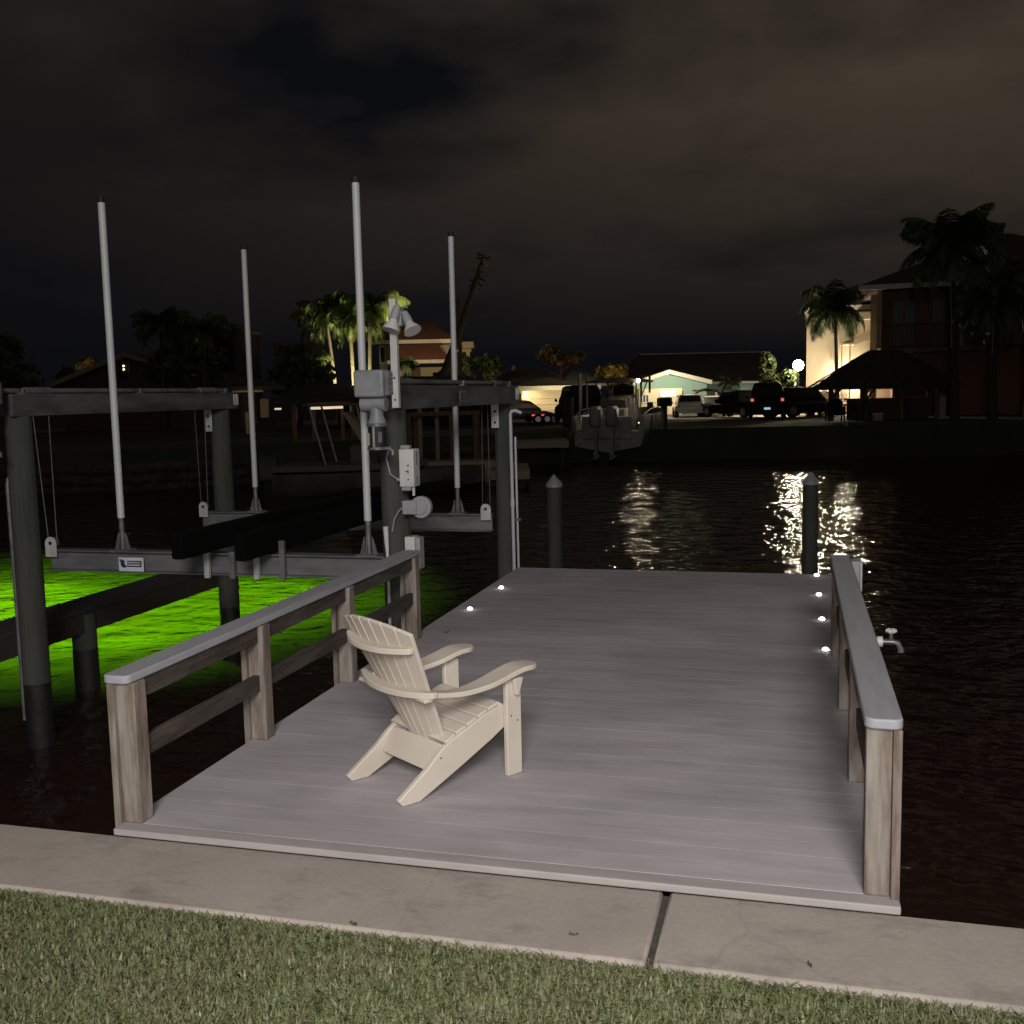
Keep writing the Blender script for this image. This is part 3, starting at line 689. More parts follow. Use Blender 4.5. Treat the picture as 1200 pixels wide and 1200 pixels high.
# boxes on the control piling
def nearp(u, v, y): return ony(u, v, y)
yc = PY[0]-.14
t = thing('control_box', 'white plastic control box with buttons on the lift piling', 'control box', nearp(484, 572, yc))
a0 = nearp(470, 526, yc); a1 = nearp(488.5, 570, yc)
a = MB(); a.box(a0.x, a1.x, yc-.06, yc+.08, a1.z, a0.z); bx_ = a.build('box', 'white_plastic', t, bevel=.008)
q = MB(); q.box(a0.x+.012, a0.x+.085, yc-.05, yc+.0, a0.z+.0005, a0.z+.03); q.box(a0.x+.012, a0.x+.085, yc-.05, yc+.0, a1.z-.03, a1.z-.0005); q.build('gland', 'grey_plastic', t, bevel=.004)
for zz, r in ((.57, .007), (.20, .006)):
    q = MB(); z = a1.z+(a0.z-a1.z)*zz; q.cyl((a0.x+.075, yc-.064, z), (a0.x+.075, yc-.0605, z), r, n=10); q.build('button', 'black', t)
q = MB()
z = a1.z+(a0.z-a1.z)*.42; q.box(a0.x+.05, a0.x+.078, yc-.0625, yc-.0605, z-.003, z+.003); q.box(a0.x+.070, a0.x+.078, yc-.0625, yc-.0605, z-.02, z+.01)
q.build('switch_mark', 'black', t)
q = MB()
q.box(a1.x+.0005, a1.x+.003, yc-.01, yc+.022, a0.z-.125, a0.z-.02); q.box(a1.x+.0005, a1.x+.003, yc-.01, yc+.022, a1.z+.02, a1.z+.08); q.build('side_label', 'gear', t)
q = MB(); q.tube([(a0.x+.10, yc-.02, a1.z-.001), (a0.x+.10, yc-.02, a1.z-.07)], .011, 10); q.build('conduit', 'white_plastic', t)
q = MB(); q.cyl((a0.x-.03, yc-.03, a1.z+.055), (a0.x+.0, yc-.03, a1.z+.055), .014, n=10); q.build('side_plug', 'grey_plastic', t)
j0 = nearp(474, 586, yc); j1 = nearp(486, 602, yc)
t = thing('junction_box', 'small grey junction box with a round plate below the control box', 'junction box', nearp(482, 602, yc))
a = MB(); a.box(j0.x, j1.x+.03, yc-.055, yc+.04, j1.z, j0.z); a.build('box', 'grey_plastic', t, bevel=.004)
q = MB(); q.cyl((j1.x+.055, yc-.02, (j0.z+j1.z)/2), (j1.x+.055, yc+.03, (j0.z+j1.z)/2), .085, n=26); q.cyl((j1.x+.05, yc-.035, (j0.z+j1.z)/2), (j1.x+.05, yc-.0205, (j0.z+j1.z)/2), .058, n=22); q.build('round_plate', 'grey_plastic', t, bevel=.004)
q = MB(); q.tube([(j0.x, yc-.02, j0.z-.05), (j0.x-.04, yc-.02, j0.z-.08), (j0.x-.085, yc-.01, j0.z-.15), (j0.x-.11, yc, j0.z-.25)], .006, 8); q.tube([(j0.x-.10, yc, j0.z+.42), (j0.x-.14, yc, j0.z+.33), (j0.x-.11, yc, j0.z+.20), (j0.x-.02, yc-.01, j0.z+.14)], .006, 8); q.build('cable', 'grey_plastic', t)
yo = PY[0]-.08
o0 = nearp(477, 628, yo); o1 = nearp(493, 667, yo)
t = thing('outlet_box', 'tall grey outlet box on the lift piling behind the railing end', 'outlet box', (o0.x, yo, o1.z))
a = MB(); a.box(o0.x, o0.x+.082, yo-.06, yo+.05, o1.z, o0.z); a.build('box', 'white_plastic', t, bevel=.006)
a = MB(); a.box(o0.x+.083, o0.x+.122, yo-.05, yo+.05, o1.z+.006, o0.z-.006); a.build('side_cover', 'grey_plastic', t, bevel=.006)
q = MB(); q.tube([(o0.x+.03, yo-.01, o0.z), (o0.x+.035, yo-.01, o0.z+.07), (o0.x+.02, yo, o0.z+.13)], .008, 8); q.build('cable', 'black', t)
# pvc pipes
yp = PY[0]-.165; p0 = nearp(453, 617, yp)
t = thing('pvc_pipe', 'thin white pipe with a flared top strapped to the control piling', 'pipe', (p0.x, yp, -.6))
q = MB(); q.tube([(p0.x, yp, -.7), (p0.x, yp, p0.z-.2), (p0.x-.004, yp, p0.z-.13), (p0.x-.008, yp, p0.z)], [.013, .013, .018, .022], 12); q.build('pipe', 'white_plastic', t)
q = MB(); q.cyl((p0.x, yp, p0.z-.32), (p0.x, yp, p0.z-.29), .02, n=10); q.build('clip', 'black', t)
ye = PY[1]+.06
e0 = nearp(598, 482, ye-.1); e1 = nearp(601, 660, ye-.1)
t = thing('conduit', 'white conduit with an elbow on top beside the dock corner piling', 'conduit', (e0.x, ye-.1, -.3))
q = MB(); q.tube([(e0.x+.01, ye-.1, -.5), (e0.x, ye-.1, e0.z-.03), (e0.x+.012, ye-.1, e0.z), (e0.x+.05, ye-.08, e0.z+.008), (e0.x+.11, ye-.05, e0.z-.02)], .019, 12); q.build('pipe', 'pvc', t)
q = MB(); q.cyl((e0.x+.004, ye-.1, .62), (e0.x+.004, ye-.1, .70), .025, n=12); q.build('coupling', 'white_plastic', t)
e2 = nearp(605, 512, ye)
t = thing('conduit', 'thinner straight conduit just outside the elbowed one at the dock corner', 'conduit', (e2.x, ye, -.3))
q = MB(); q.tube([(e2.x, ye, -.5), (e2.x-.012, ye, e2.z)], .013, 10); q.build('pipe', 'pvc', t)
q = MB(); q.box(e2.x-.035, e2.x+.035, ye-.016, ye+.016, .45, .48); q.build('clamp', 'alum', t)
h0 = onx(13, 575, PX[0]-.135); h1 = onx(30, 850, PX[0]-.135)
t = thing('conduit', 'long thin grey conduit running down the piling at the photo edge', 'conduit', (h0.x, h0.y, -.9))
q = MB(); q.tube([(PX[0]-.095, PY[0]-.09, -.95), (PX[0]-.095, PY[0]-.09, 1.15), (PX[0]-.09, PY[0]-.08, 1.22)], .016, 10); q.build('pipe', 'alum', t)

# low catwalk of the neighbouring slip
t = thing('catwalk', 'low dark timber catwalk just above the glowing green water', 'catwalk', (-4.65, 6, -.31))
a = MB(); a.box(-4.86, -4.375, -1.5, 8.6, -.36, -.31); a.build('walkway', 'catwalk', t, bevel=.006)
a = MB(); a.box(-4.42, -4.36, -1.5, 8.6, -.56, -.361); a.build('stringer', 'dark_joist', t)
a = MB(); a.box(-4.86, -4.80, -1.5, 8.6, -.56, -.361); a.build('stringer', 'dark_joist', t)
for x, y in ((-4.44, 5.62), (-4.44, 1.2)):
    q = MB(); q.cyl((x, y, -.75), (x, y, -.37), .125, n=18); q.build('piling', 'pile', t)
    q = MB(); q.cyl((x, y, -2.4), (x, y, -.751), .13, n=18); q.build('waterline_section', wet, t)

# mooring pilings with pointed caps
for (u, v, lab) in ((649, 556, 'mooring piling with a pale pointed cap off the boat lift corner'), (950, 553, 'mooring piling with a pointed cap standing in the bright lamp reflection')):
    tip = atd(u, v, 17.2)
    t = thing('mooring_piling', lab, 'piling', (tip.x, tip.y, -2.3), 0, 'capped mooring pilings beyond the dock')
    a = MB(); a.tube([(tip.x, tip.y, -2.4), (tip.x, tip.y, tip.z-.20)], [.132, .125], 22); a.build('post', 'pile', t)
    a = MB(); a.tube([(tip.x, tip.y, tip.z-.205), (tip.x, tip.y, tip.z-.165), (tip.x, tip.y, tip.z-.15), (tip.x, tip.y, tip.z-.01), (tip.x, tip.y, tip.z)], [.140, .140, .134, .018, .008], 22); a.build('cap', 'grey_plastic', t)


# ------------------------------------------------------------------ far shore builders
def lamp(name, p, power, color, radius=.1, spot=None, aim=None, bg=True):
    l = bpy.data.lights.new(name, 'SPOT' if spot else 'POINT'); l.energy = power; l.color = color; l.shadow_soft_size = radius
    o = bpy.data.objects.new(name, l); col.objects.link(o)
    q = BG @ Vector(p) if bg else Vector(p); o.location = q
    if spot:
        l.spot_size = R(spot[0]); l.spot_blend = spot[1]
        a = BG @ Vector(aim) if bg else Vector(aim); o.rotation_euler = (a-q).to_track_quat('-Z', 'Y').to_euler()
    return o

def hip(mb, x0, x1, y0, y1, z0, z1, inx, iny=None, th=.18):
    """hip roof: eaves rectangle x0..x1, y0..y1 at z0, ridge at z1 inset by inx from the ends"""
    ym = (y0+y1)/2; xa, xb = x0+inx, x1-inx
    if iny is not None: ya, yb = y0+iny, y1-iny
    else: ya, yb = ym-.02, ym+.02
    if xa >= xb: xa = xb = (x0+x1)/2; xa -= .02; xb += .02
    p = [(x0, y0, z0-th), (x1, y0, z0-th), (x1, y1, z0-th), (x0, y1, z0-th), (x0, y0, z0), (x1, y0, z0), (x1, y1, z0), (x0, y1, z0), (xa, ya, z1), (xb, ya, z1), (xb, yb, z1), (xa, yb, z1)]
    f = [(3, 2, 1, 0), (0, 1, 5, 4), (1, 2, 6, 5), (2, 3, 7, 6), (3, 0, 4, 7), (4, 5, 9, 8), (5, 6, 10, 9), (6, 7, 11, 10), (7, 4, 8, 11), (8, 9, 10, 11)]
    return mb.add(p, f)
def window(parent, x0, x1, z0, z1, y, mat='dim_glass', frame='trim_white', fr=.09, bars=1, m=BG):
    a = MB(m); d = .06
    a.box(x0-fr, x0, y-d, y-.002, z0-fr, z1+fr); a.box(x1, x1+fr, y-d, y-.002, z0-fr, z1+fr)
    a.box(x0, x1, y-d, y-.002, z1, z1+fr); a.box(x0, x1, y-d, y-.002, z0-fr, z0)
    for k in range(bars): xm_ = x0+(x1-x0)*(k+1)/(bars+1); a.box(xm_-.03, xm_+.03, y-d, y-.025, z0, z1)
    f = a.build('window', frame, parent)
    g = MB(m); g.box(x0, x1, y-.02, y-.003, z0, z1); g.build('pane', mat, f)
    return f
def leafcrown(c, rad, n, size, seed, gaps=.25, lobes=9):
    r = random.Random(seed); mb = MB(); c = Vector(c)
    lob = []
    for _ in range(lobes):
        d = Vector((r.gauss(0, 1), r.gauss(0, 1), r.gauss(0, .8))).normalized()
        lob.append((c+Vector((d.x*rad[0]*.62, d.y*rad[1]*.62, d.z*rad[2]*.62)), r.uniform(.30, .52)))
    for _ in range(n):
        lc, lr = r.choice(lob); d = Vector((r.gauss(0, 1), r.gauss(0, 1), r.gauss(0, 1))).normalized(); k = r.random()**.45
        p = lc+Vector((d.x*rad[0]*lr, d.y*rad[1]*lr, d.z*rad[2]*lr))*k
        a = Vector((r.gauss(0, 1), r.gauss(0, 1), r.gauss(0, .7))).normalized()*size*r.uniform(.6, 1.3); b = a.orthogonal().normalized()
        b = (Matrix.Rotation(r.uniform(0, 6.28), 3, a.normalized()) @ b)*size*r.uniform(.25, .5)
        mb.add([p-a*.5, p+b, p+a*.6, p-b], [(0, 1, 2, 3)])
    return mb
def tree(name, label, u, v, D, rpx, trunk_r=.14, n=900, leaf='leaf', seed=1, size=.42, group=None, ry=None, base=None):
    """broad tree: crown centred on pixel u,v, rpx = half width, half height in pixels"""
    s = D/F_PX; c = BG @ bp(u, v, D); rad = (rpx[0]*s, (ry or rpx[0])*s, rpx[1]*s)
    z0 = ZG if base is None else base
    t = thing(name, label, 'tree' if 'bush' not in name else 'bush', (c.x, c.y, z0), 0, group)
    r = random.Random(seed); a = MB()
    top = Vector((c.x, c.y, c.z-rad[2]*.25))
    a.tube([(c.x+r.uniform(-.2, .2), c.y, z0), ((c.x+top.x)/2+r.uniform(-.15, .15), c.y, (z0+top.z)/2), top], [trunk_r, trunk_r*.75, trunk_r*.4], 8)
    for k in range(6):
        an = k*1.05+r.random(); st = Vector((c.x, c.y, z0+(top.z-z0)*r.uniform(.45, .95)))
        a.tube([st, st+Vector((math.cos(an)*rad[0]*.35, math.sin(an)*rad[1]*.35, rad[2]*.35)), st+Vector((math.cos(an)*rad[0]*.65, math.sin(an)*rad[1]*.65, rad[2]*.75))], [trunk_r*.4, trunk_r*.25, trunk_r*.08], 6)
    a.build('trunk', 'tree_bark', t)
    leafcrown(c, rad, n, size, seed).build('crown', leaf, t, smooth=0)
    return t
def palm(label, u, v, D, rpx, seed, base_u=None, nf=20, trunk_r=.14, mat='frond', group=None, droop=1.0, z0=None, name='palm_tree', bark='palm_trunk'):
    """palm: crown heart at pixel u,v; rpx = frond length in pixels"""
    r = random.Random(seed); s = D/F_PX; z0 = ZG if z0 is None else z0
    top = BG @ bp(u, v, D); b = BG @ bp(base_u if base_u is not None else u, 470, D); b.z = z0
    t = thing(name, label, 'palm', b, 0, group)
    a = MB(); N = 9; path = []; rr = []
    for k in range(N+1):
        q = k/N; path.append(Vector((b.x+(top.x-b.x)*q**1.4, b.y+(top.y-b.y)*q**1.4, z0+(top.z-z0)*q))); rr.append(trunk_r*(1.35-.55*min(1, q*3)-.12*q))
    a.tube(path, rr, 12); a.build('trunk', bark, t)
    a = MB(); a.tube([top-Vector((0, 0, .9*trunk_r*6)), top-Vector((0, 0, trunk_r*2)), top], [trunk_r*.72, trunk_r*1.05, trunk_r*.5], 10); a.build('crownshaft', mat, t)
    L0 = rpx*s; c = MB()
    for i in range(nf):
        an = 2*math.pi*i/nf*1.618*3+r.uniform(-.25, .25); el = r.uniform(-.25, 1.25) if i > nf*.25 else r.uniform(.6, 1.4)
        L = L0*r.uniform(.85, 1.15); d = Vector((math.cos(an), math.sin(an), 0)); side = Vector((-d.y, d.x, 0))
        pts = []; p = top.copy(); K = 13; ang = el
        for k in range(K+1):
            pts.append(p.copy()); p = p+(d*math.cos(ang)+Vector((0, 0, 1))*math.sin(ang))*(L/K)
            ang -= (.055+.13*(k/K))*droop*(1.25 if el < .7 else 1)
        c.tube(pts, [.022*L0/2*(1-.85*k/K) for k in range(K+1)], 4, cap=False)
        for k in range(1, 2*K+1):
            q = k/2; i0 = min(K-1, int(q)); pp = pts[i0].lerp(pts[i0+1], q-i0); tan = (pts[i0+1]-pts[i0]).normalized(); f_ = q/K
            ll = L*.30*(math.sin(math.pi*min(1, .12+.88*f_))**.6)*r.uniform(.8, 1.15)+.03
            for sg in (-1, 1):
                dirv = (side*sg*.8+tan*.75+Vector((0, 0, -.55*droop*r.uniform(.5, 1.5)))).normalized()
                wv = tan*(L*.022)
                mid = pp+dirv*ll*.55+Vector((0, 0, -.02)); tip = pp+dirv*ll+Vector((0, 0, -ll*.30*droop))
                c.add([pp-wv*.6, pp+wv*.6, mid+wv, tip, mid-wv], [(0, 1, 2, 4), (4, 2, 3)])
    c.build('crown', mat, t, smooth=0)
    return t

# ------------------------------------------------------------------ vehicles (local: x right, y forward, z up)
def ringsec(y, hw, z0, z1, rnd=.18, tum=.0):
    h = z1-z0; k = min(rnd, h*.35)
    return [Vector((x, y, z)) for x, z in ((-hw+k, z0), (hw-k, z0), (hw, z0+k), (hw, z0+h*.55), (hw-tum-.02, z1-k), (hw-tum-k*1.2, z1), (-hw+tum+k*1.2, z1), (-hw+tum+.02, z1-k), (-hw, z0+h*.55), (-hw, z0+k))]
def vehicle(name, label, cat, u, D, rot, style, paint, L=4.6, W=1.85, H=1.7, lit=False, plate='trim_white', group=None):
    t = bthing(name, label, cat, u, D, ZG+.008, group, rot=rot); m = MW[t]
    hw = W/2; belt = H*.56; gc = .24; y0 = -L/2; y1 = L/2
    a = MB(m)
    if style == 'pickup':
        prof = [(y0, hw*.94, gc+.15, belt), (y0+.08, hw, gc+.05, belt+.03), (y0+L*.36, hw, gc, belt+.03), (y0+L*.66, hw, gc, belt+.05), (y1-.5, hw*.98, gc, belt-.02), (y1-.12, hw*.93, gc+.05, belt-.10), (y1, hw*.86, gc+.18, belt-.2)]
        cab = [(y0+L*.34, hw*.86, belt, H*.97), (y0+L*.37, hw*.86, belt, H), (y0+L*.58, hw*.86, belt, H), (y0+L*.70, hw*.88, belt, belt+.06)]
    elif style == 'suv':
        prof = [(y0, hw*.93, gc+.18, belt-.05), (y0+.10, hw, gc+.06, belt+.02), (y0+L*.5, hw, gc, belt+.02), (y1-L*.27, hw, gc, belt), (y1-.15, hw*.94, gc+.04, belt-.12), (y1, hw*.86, gc+.15, belt-.25)]
        cab = [(y0+.12, hw*.86, belt-.02, belt+.08), (y0+.34, hw*.84, belt-.02, H*.97), (y0+.55, hw*.84, belt-.02, H), (y0+L*.60, hw*.84, belt-.02, H*.985), (y0+L*.77, hw*.88, belt-.04, belt+.05)]
    else:
        prof = [(y0, hw*.90, gc+.16, belt-.02), (y0+.12, hw*.98, gc+.05, belt+.05), (y0+L*.24, hw, gc, belt+.06), (y0+L*.7, hw, gc, belt), (y1-.2, hw*.94, gc+.02, belt-.16), (y1, hw*.84, gc+.12, belt-.28)]
        cab = [(y0+L*.16, hw*.80, belt, belt+.09), (y0+L*.34, hw*.78, belt, H*.98), (y0+L*.42, hw*.78, belt, H), (y0+L*.56, hw*.78, belt, H*.985), (y0+L*.76, hw*.84, belt-.03, belt+.04)]
    a.loft([ringsec(*p) for p in prof]); body = a.build('body', paint, t, bevel=.03)
    a = MB(m); a.loft([ringsec(y, w_, z0, z1, .08, .10*(z1-z0)/(H-belt)) for y, w_, z0, z1 in cab]); cb = a.build('cabin', paint, t, bevel=.02)
    # glass: rear, windscreen, sides, standing just proud of the cabin
    def slab_(q, off): 
        q = [Vector(v_) for v_ in q]; nn = (q[1]-q[0]).cross(q[2]-q[0]).normalized()*off
        g = MB(m); g.prism([p+nn for p in q], nn*.6); return g
    (ya, wa, _, za), (yb, wb, _, zb) = cab[0], cab[1]
    if style == 'pickup': q = [(-wa*.78, ya, belt+.08), (wa*.78, ya, belt+.08), (wa*.70, ya+.01, H*.90), (-wa*.70, ya+.01, H*.90)]
    else:
        q = []
        for f_, sgn in ((.18, -1), (.18, 1), (.86, 1), (.86, -1)): q.append((sgn*(wa+(wb-wa)*f_)*(.86-.10*f_), ya+(yb-ya)*f_, za+(zb-za)*f_))
    slab_(q, .012).build('rear_window', 'dim_glass', t)
    (ya, wa, _, za), (yb, wb, _, zb) = cab[-1], cab[-2]
    q = []
    for f_, sgn in ((.12, 1), (.12, -1), (.90, -1), (.90, 1)): q.append((sgn*(wa+(wb-wa)*f_)*.88, ya+(yb-ya)*f_, za+(zb-za)*f_))
    slab_(q, .012).build('windscreen', 'dim_glass', t)
    yA = cab[1][0]; yB = cab[-2][0]; yC = cab[-1][0]
    for sg in (-1, 1):
        xs = lambda z: sg*(cab[1][1]-.10*(z-belt)/(H-belt)+.012)
        zb0, zb1 = belt+.08, H-.12
        for (p0, p1, tl, tr) in ((yA+.06, (yA+yB)/2-.05, 0 if style == 'pickup' else .12, 0), ((yA+yB)/2+.05, yB+(yC-yB)*.55, 0, (yC-yB)*.45)):
            q = [(xs(zb0), p0, zb0), (xs(zb0), p1, zb0), (xs(zb1), p1-tr, zb1), (xs(zb1), p0+tl, zb1)]
            g = MB(m); g.prism(q, (sg*.006, 0, 0)); g.build('side_window', 'dim_glass', t)
        g = MB(m); g.ball((sg*(hw+.08), yB+(yC-yB)*.45, belt+.10), .10, 10, 6, (.9, .6, .8)); g.build('mirror', paint, t)
    wr = H*.215
    for yy in (y0+L*.19, y1-L*.18):
        for sg in (-1, 1):
            g = MB(m); g.tube([(sg*(hw-.21), yy, wr), (sg*(hw-.19), yy, wr), (sg*(hw+.0), yy, wr), (sg*(hw+.02), yy, wr)], [wr*.9, wr, wr, wr*.9], 22); wh = g.build('wheel', 'tyre', t)
            g = MB(m); g.cyl((sg*(hw+.021), yy, wr), (sg*(hw+.028), yy, wr), wr*.62, wr*.55, 18); g.build('rim', 'rim', wh)
    for sg in (-1, 1):
        g = MB(m); z = belt-.02 if style != 'pickup' else belt-.08
        g.box(sg*(hw*.80)-.08, sg*(hw*.80)+.08, y0-.03, y0+.05, z-.12, z+.04); g.build('tail_light', 'tail' if lit else 'tail_off', t, bevel=.02)
        g = MB(m); g.box(sg*(hw*.66)-.16, sg*(hw*.66)+.16, y1-.10, y1+.01, belt-.44, belt-.30); g.build('headlight', 'white_plastic', t, bevel=.02)
    g = MB(m); g.box(-hw*.86, hw*.86, y0-.10, y0+.02, gc+.02, gc+.22); g.build('rear_bumper', 'rim' if style == 'pickup' else paint, t, bevel=.03)
    g = MB(m); g.box(-hw*.84, hw*.84, y1-.06, y1+.08, gc+.02, gc+.22); g.build('front_bumper', paint, t, bevel=.03)
    g = MB(m); g.box(-.17, .17, y0-.115, y0-.101, gc+.28 if style != 'pickup' else gc+.24, gc+.40); g.build('number_plate', plate, t)
    return t

# ------------------------------------------------------------------ street lamp
p = bp(935.5, 428, 63.6)
t = bthing('street_lamp', 'glowing white globe street lamp on a short pole by the cream building', 'street lamp', 935.5, 63.6)
a = MB(BG); a.tube([(p.x, p.y, ZG), (p.x, p.y, ZG+.3), (p.x, p.y, ZG+.32), (p.x, p.y, p.z-.37)], [.11, .10, .055, .045], 12); a.build('pole', 'black', t)
a = MB(BG); a.cyl((p.x, p.y, p.z-.37), (p.x, p.y, p.z-.31), .10, .13, 14); a.build('collar', 'black', t)
a = MB(BG); a.ball((p.x, p.y, p.z), .31, 20, 12); a.build('globe', 'street_globe', t)

# ------------------------------------------------------------------ cream building behind the lamp
FR = sight(944.5, 67)
t = bthing('apartment_building', 'lit cream stucco building with two small windows behind the street lamp', 'building', 985, 67)
D = 67; xa, xb = bx(944.5, D), bx(1040, D); yy = bp(960, 460, D).y; zt = bz(960, 366, D)
a = MB(FR); a.box(xa, xb, yy, yy+11, ZG-.1, zt); a.build('wall', 'stucco', t)
a = MB(FR); a.box(xa-.12, xb, yy-.14, yy+11.1, zt+.002, zt+.30); a.build('roof', 'trim_white', t)
for (u0, u1, v0, v1) in ((975, 979.5, 369, 379.5), (974.8, 979.5, 408, 423)):
    window(t, bx(u0, D), bx(u1, D), bz(977, v1, D), bz(977, v0, D), yy, 'blue_glass', 'stucco', .05, 0, m=FR)
b0 = bx(996, D); a = MB(FR); a.box(b0, xb, yy-1.0, yy-.001, bz(1000, 377, D), bz(1000, 369, D)); a.build('eyebrow', 'stucco', t)
a = MB(FR); a.box(bx(982, D), bx(996, D), yy-1.6, yy-.001, bz(990, 406, D), bz(990, 404, D)); a.box(bx(982, D), bx(984, D), yy-1.6, yy-1.4, ZG, bz(990, 406, D)); a.box(bx(991, D), bx(993, D), yy-1.6, yy-1.4, ZG, bz(990, 406, D)); a.build('porch', 'stucco', t)
a = MB(FR); a.ball((bx(989, D), yy-.24, 2.45), .16, 12, 8); a.build('wall_lamp', em('wall_lamp_globe', (1, .86, .62), 1250), t)
for u0, u1 in ((984.5, 990),):
    a = MB(FR); a.box(bx(u0, D), bx(u1, D), yy-.06, yy-.001, ZG, ZG+2.1); dr = a.build('door', 'timber', t)
    a = MB(FR); a.ball((bx(u1, D)-.1, yy-.09, ZG+1.0), .05, 8, 6); a.build('handle', 'brass', dr)

# ------------------------------------------------------------------ big dark house on the right
FR = sight(1026, 57.5)
t = bthing('waterfront_house', 'large dark brown two storey house with red tile roof behind the thatched hut', 'house', 1100, 59)
D = 57.5; Y = bp(1100, 460, D).y
x0, x1, x2 = bx(1026, D), bx(1143, D), bx(1290, D); ze = bz(1060, 336, D); zm = bz(1060, 408, D)
a = MB(FR); a.box(x0+.25, x1, Y+1.6, Y+12, zm+.002, ze); a.build('upper_wall', 'brown_stucco', t)
a = MB(FR); a.box(x0+.9, x2, Y+1.3, Y+12, ZG-.2, zm); a.build('lower_wall', 'orange_stucco', t)
a = MB(FR); a.box(x0+.05, x0+.249, Y+.5, Y+12, zm+.002, ze); a.box(x0-.35, x0+.04, Y+4.2, Y+5.0, ZG, ze); a.build('side_wall', 'stucco', t)
a = MB(FR); a.box(x1+.003, x2, Y+.6, Y+13, zm+.002, ze); a.build('wing_wall', 'brown_stucco', t)
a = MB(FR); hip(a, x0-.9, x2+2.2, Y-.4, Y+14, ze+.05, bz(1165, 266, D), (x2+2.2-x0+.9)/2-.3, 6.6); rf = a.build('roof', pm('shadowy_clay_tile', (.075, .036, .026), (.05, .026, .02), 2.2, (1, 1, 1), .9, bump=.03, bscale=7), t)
a = MB(FR); a.box(bx(1160, D), bx(1171, D), Y+6.2, Y+7.0, bz(1165, 292, D), bz(1165, 258, D)); a.box(bx(1158, D), bx(1173, D), Y+6.1, Y+7.1, bz(1165, 258, D)+.002, bz(1165, 253, D)); a.build('chimney', 'brown_stucco', rf)
a = MB(FR); a.box(x0-.95, x2, Y-.55, Y-.401, ze-.22, ze+.04); a.build('fascia', 'trim_white', t)
a = MB(FR); a.box(x0+.25, x1, Y, Y+1.6, zm-.25, zm); bal = a.build('balcony', 'brown_stucco', t)
a = MB(FR); zr = bz(1080, 379, D); xl, xr = x0+.35, bx(1116, D)
a.box(xl, xr, Y+.04, Y+.10, zr-.06, zr); a.box(xl, xr, Y+.04, Y+.10, zm+.08, zm+.13)
k = xl
while k < xr: a.box(k, k+.035, Y+.05, Y+.09, zm+.131, zr-.061); k += .13
a.build('railing', 'dark_wall', bal)
for u in (1117.5, 1028.5):
    a = MB(FR); a.box(bx(u, D)-.09, bx(u, D)+.09, Y+.02, Y+.2, zm+.003, ze); a.build('porch_column', 'stucco', t)
window(t, bx(1045, D), bx(1068, D), zm+.2, bz(1060, 352, D), Y+1.6, 'dim_glass', 'brown_stucco', .1, 1, m=FR)
window(t, bx(1088, D), bx(1110, D), zm+.2, bz(1060, 352, D), Y+1.6, 'dim_glass', 'brown_stucco', .1, 1, m=FR)
window(t, bx(1158, D), bx(1180, D), bz(1160, 372, D), bz(1160, 340, D), Y+.6, 'dim_glass', 'brown_stucco', .1, 1, m=FR)
window(t, bx(1140, D), bx(1147, D), bz(1141, 393, D), bz(1141, 381, D), Y+.6, 'blue_glass', 'trim_white', .05, 0, m=FR)
window(t, bx(1085, D), bx(1110, D), ZG+.1, ZG+2.3, Y+1.3, 'dim_glass', 'brown_stucco', .1, 2, m=FR)
a = MB(FR); a.box(bx(1128, D), bx(1129.5, D), Y+.45, Y+.595, bz(1128, 364, D), bz(1128, 362, D)); a.build('wall_lamp', em('small_house_lamp', (1, .7, .45), 1.5), t)

# ------------------------------------------------------------------ thatched hut
FR = sight(951, 52)
D = 52; t = bthing('tiki_hut', 'dark thatched hut on timber posts beside the canal', 'hut', 1031, D)
Y = bp(1030, 460, D).y; X0, X1 = bx(951, D), bx(1112, D); ze = bz(1000, 451, D); zr = bz(1030, 409, D); dep = 5.4
def thatch():
    mb = MB(FR); r = random.Random(5); rings = []
    levels = [(0, -.06), (.12, .02), (.4, .36), (.7, .70), (1, 1)]
    per = []
    Nx, Ny = 40, 16
    base = [(k/Nx, 0) for k in range(Nx)]+[(1, k/Ny) for k in range(Ny)]+[(1-k/Nx, 1) for k in range(Nx)]+[(0, 1-k/Ny) for k in range(Ny)]
    for f_, hz in levels:
        ring = []
        for (a_, b_) in base:
            ex = X0+(X1-X0)*a_; ey = Y+dep*b_; rx = X0+(X1-X0)*(.42+.20*a_); ry = Y+dep*(.49+.02*b_)
            ff = f_*(.90+.1*f_)
            z = ze+(zr-ze)*hz+(r.uniform(-.13, .03) if f_ == 0 else r.uniform(-.05, .05) if f_ < 1 else 0)
            ring.append(Vector((ex+(rx-ex)*ff, ey+(ry-ey)*ff, z)))
        rings.append(ring)
    mb.loft(rings)
    for _ in range(2600):   # loose straw along the slopes and the eaves
        f_ = r.random()**1.6; (a_, b_) = r.choice(base); j = r.uniform(-.02, .02)
        ex = X0+(X1-X0)*min(1, max(0, a_+j)); ey = Y+dep*b_; rx = X0+(X1-X0)*(.42+.20*a_); ry = Y+dep*(.49+.02*b_)
        q = Vector((ex+(rx-ex)*f_, ey+(ry-ey)*f_, ze+(zr-ze)*(f_*1.0)+.04)); dn = Vector((ex-rx, ey-ry, -(zr-ze))).normalized()
        L = r.uniform(.25, .5); sd = dn.cross(Vector((0, 0, 1))).normalized()*.022
        mb.add([q-sd, q+sd, q+dn*L+Vector((0, 0, .02))+sd*.3, q+dn*L+Vector((0, 0, .02))-sd*.3], [(0, 1, 2, 3)])
    return mb
thatch().build('thatched_roof', 'thatch', t, smooth=0)
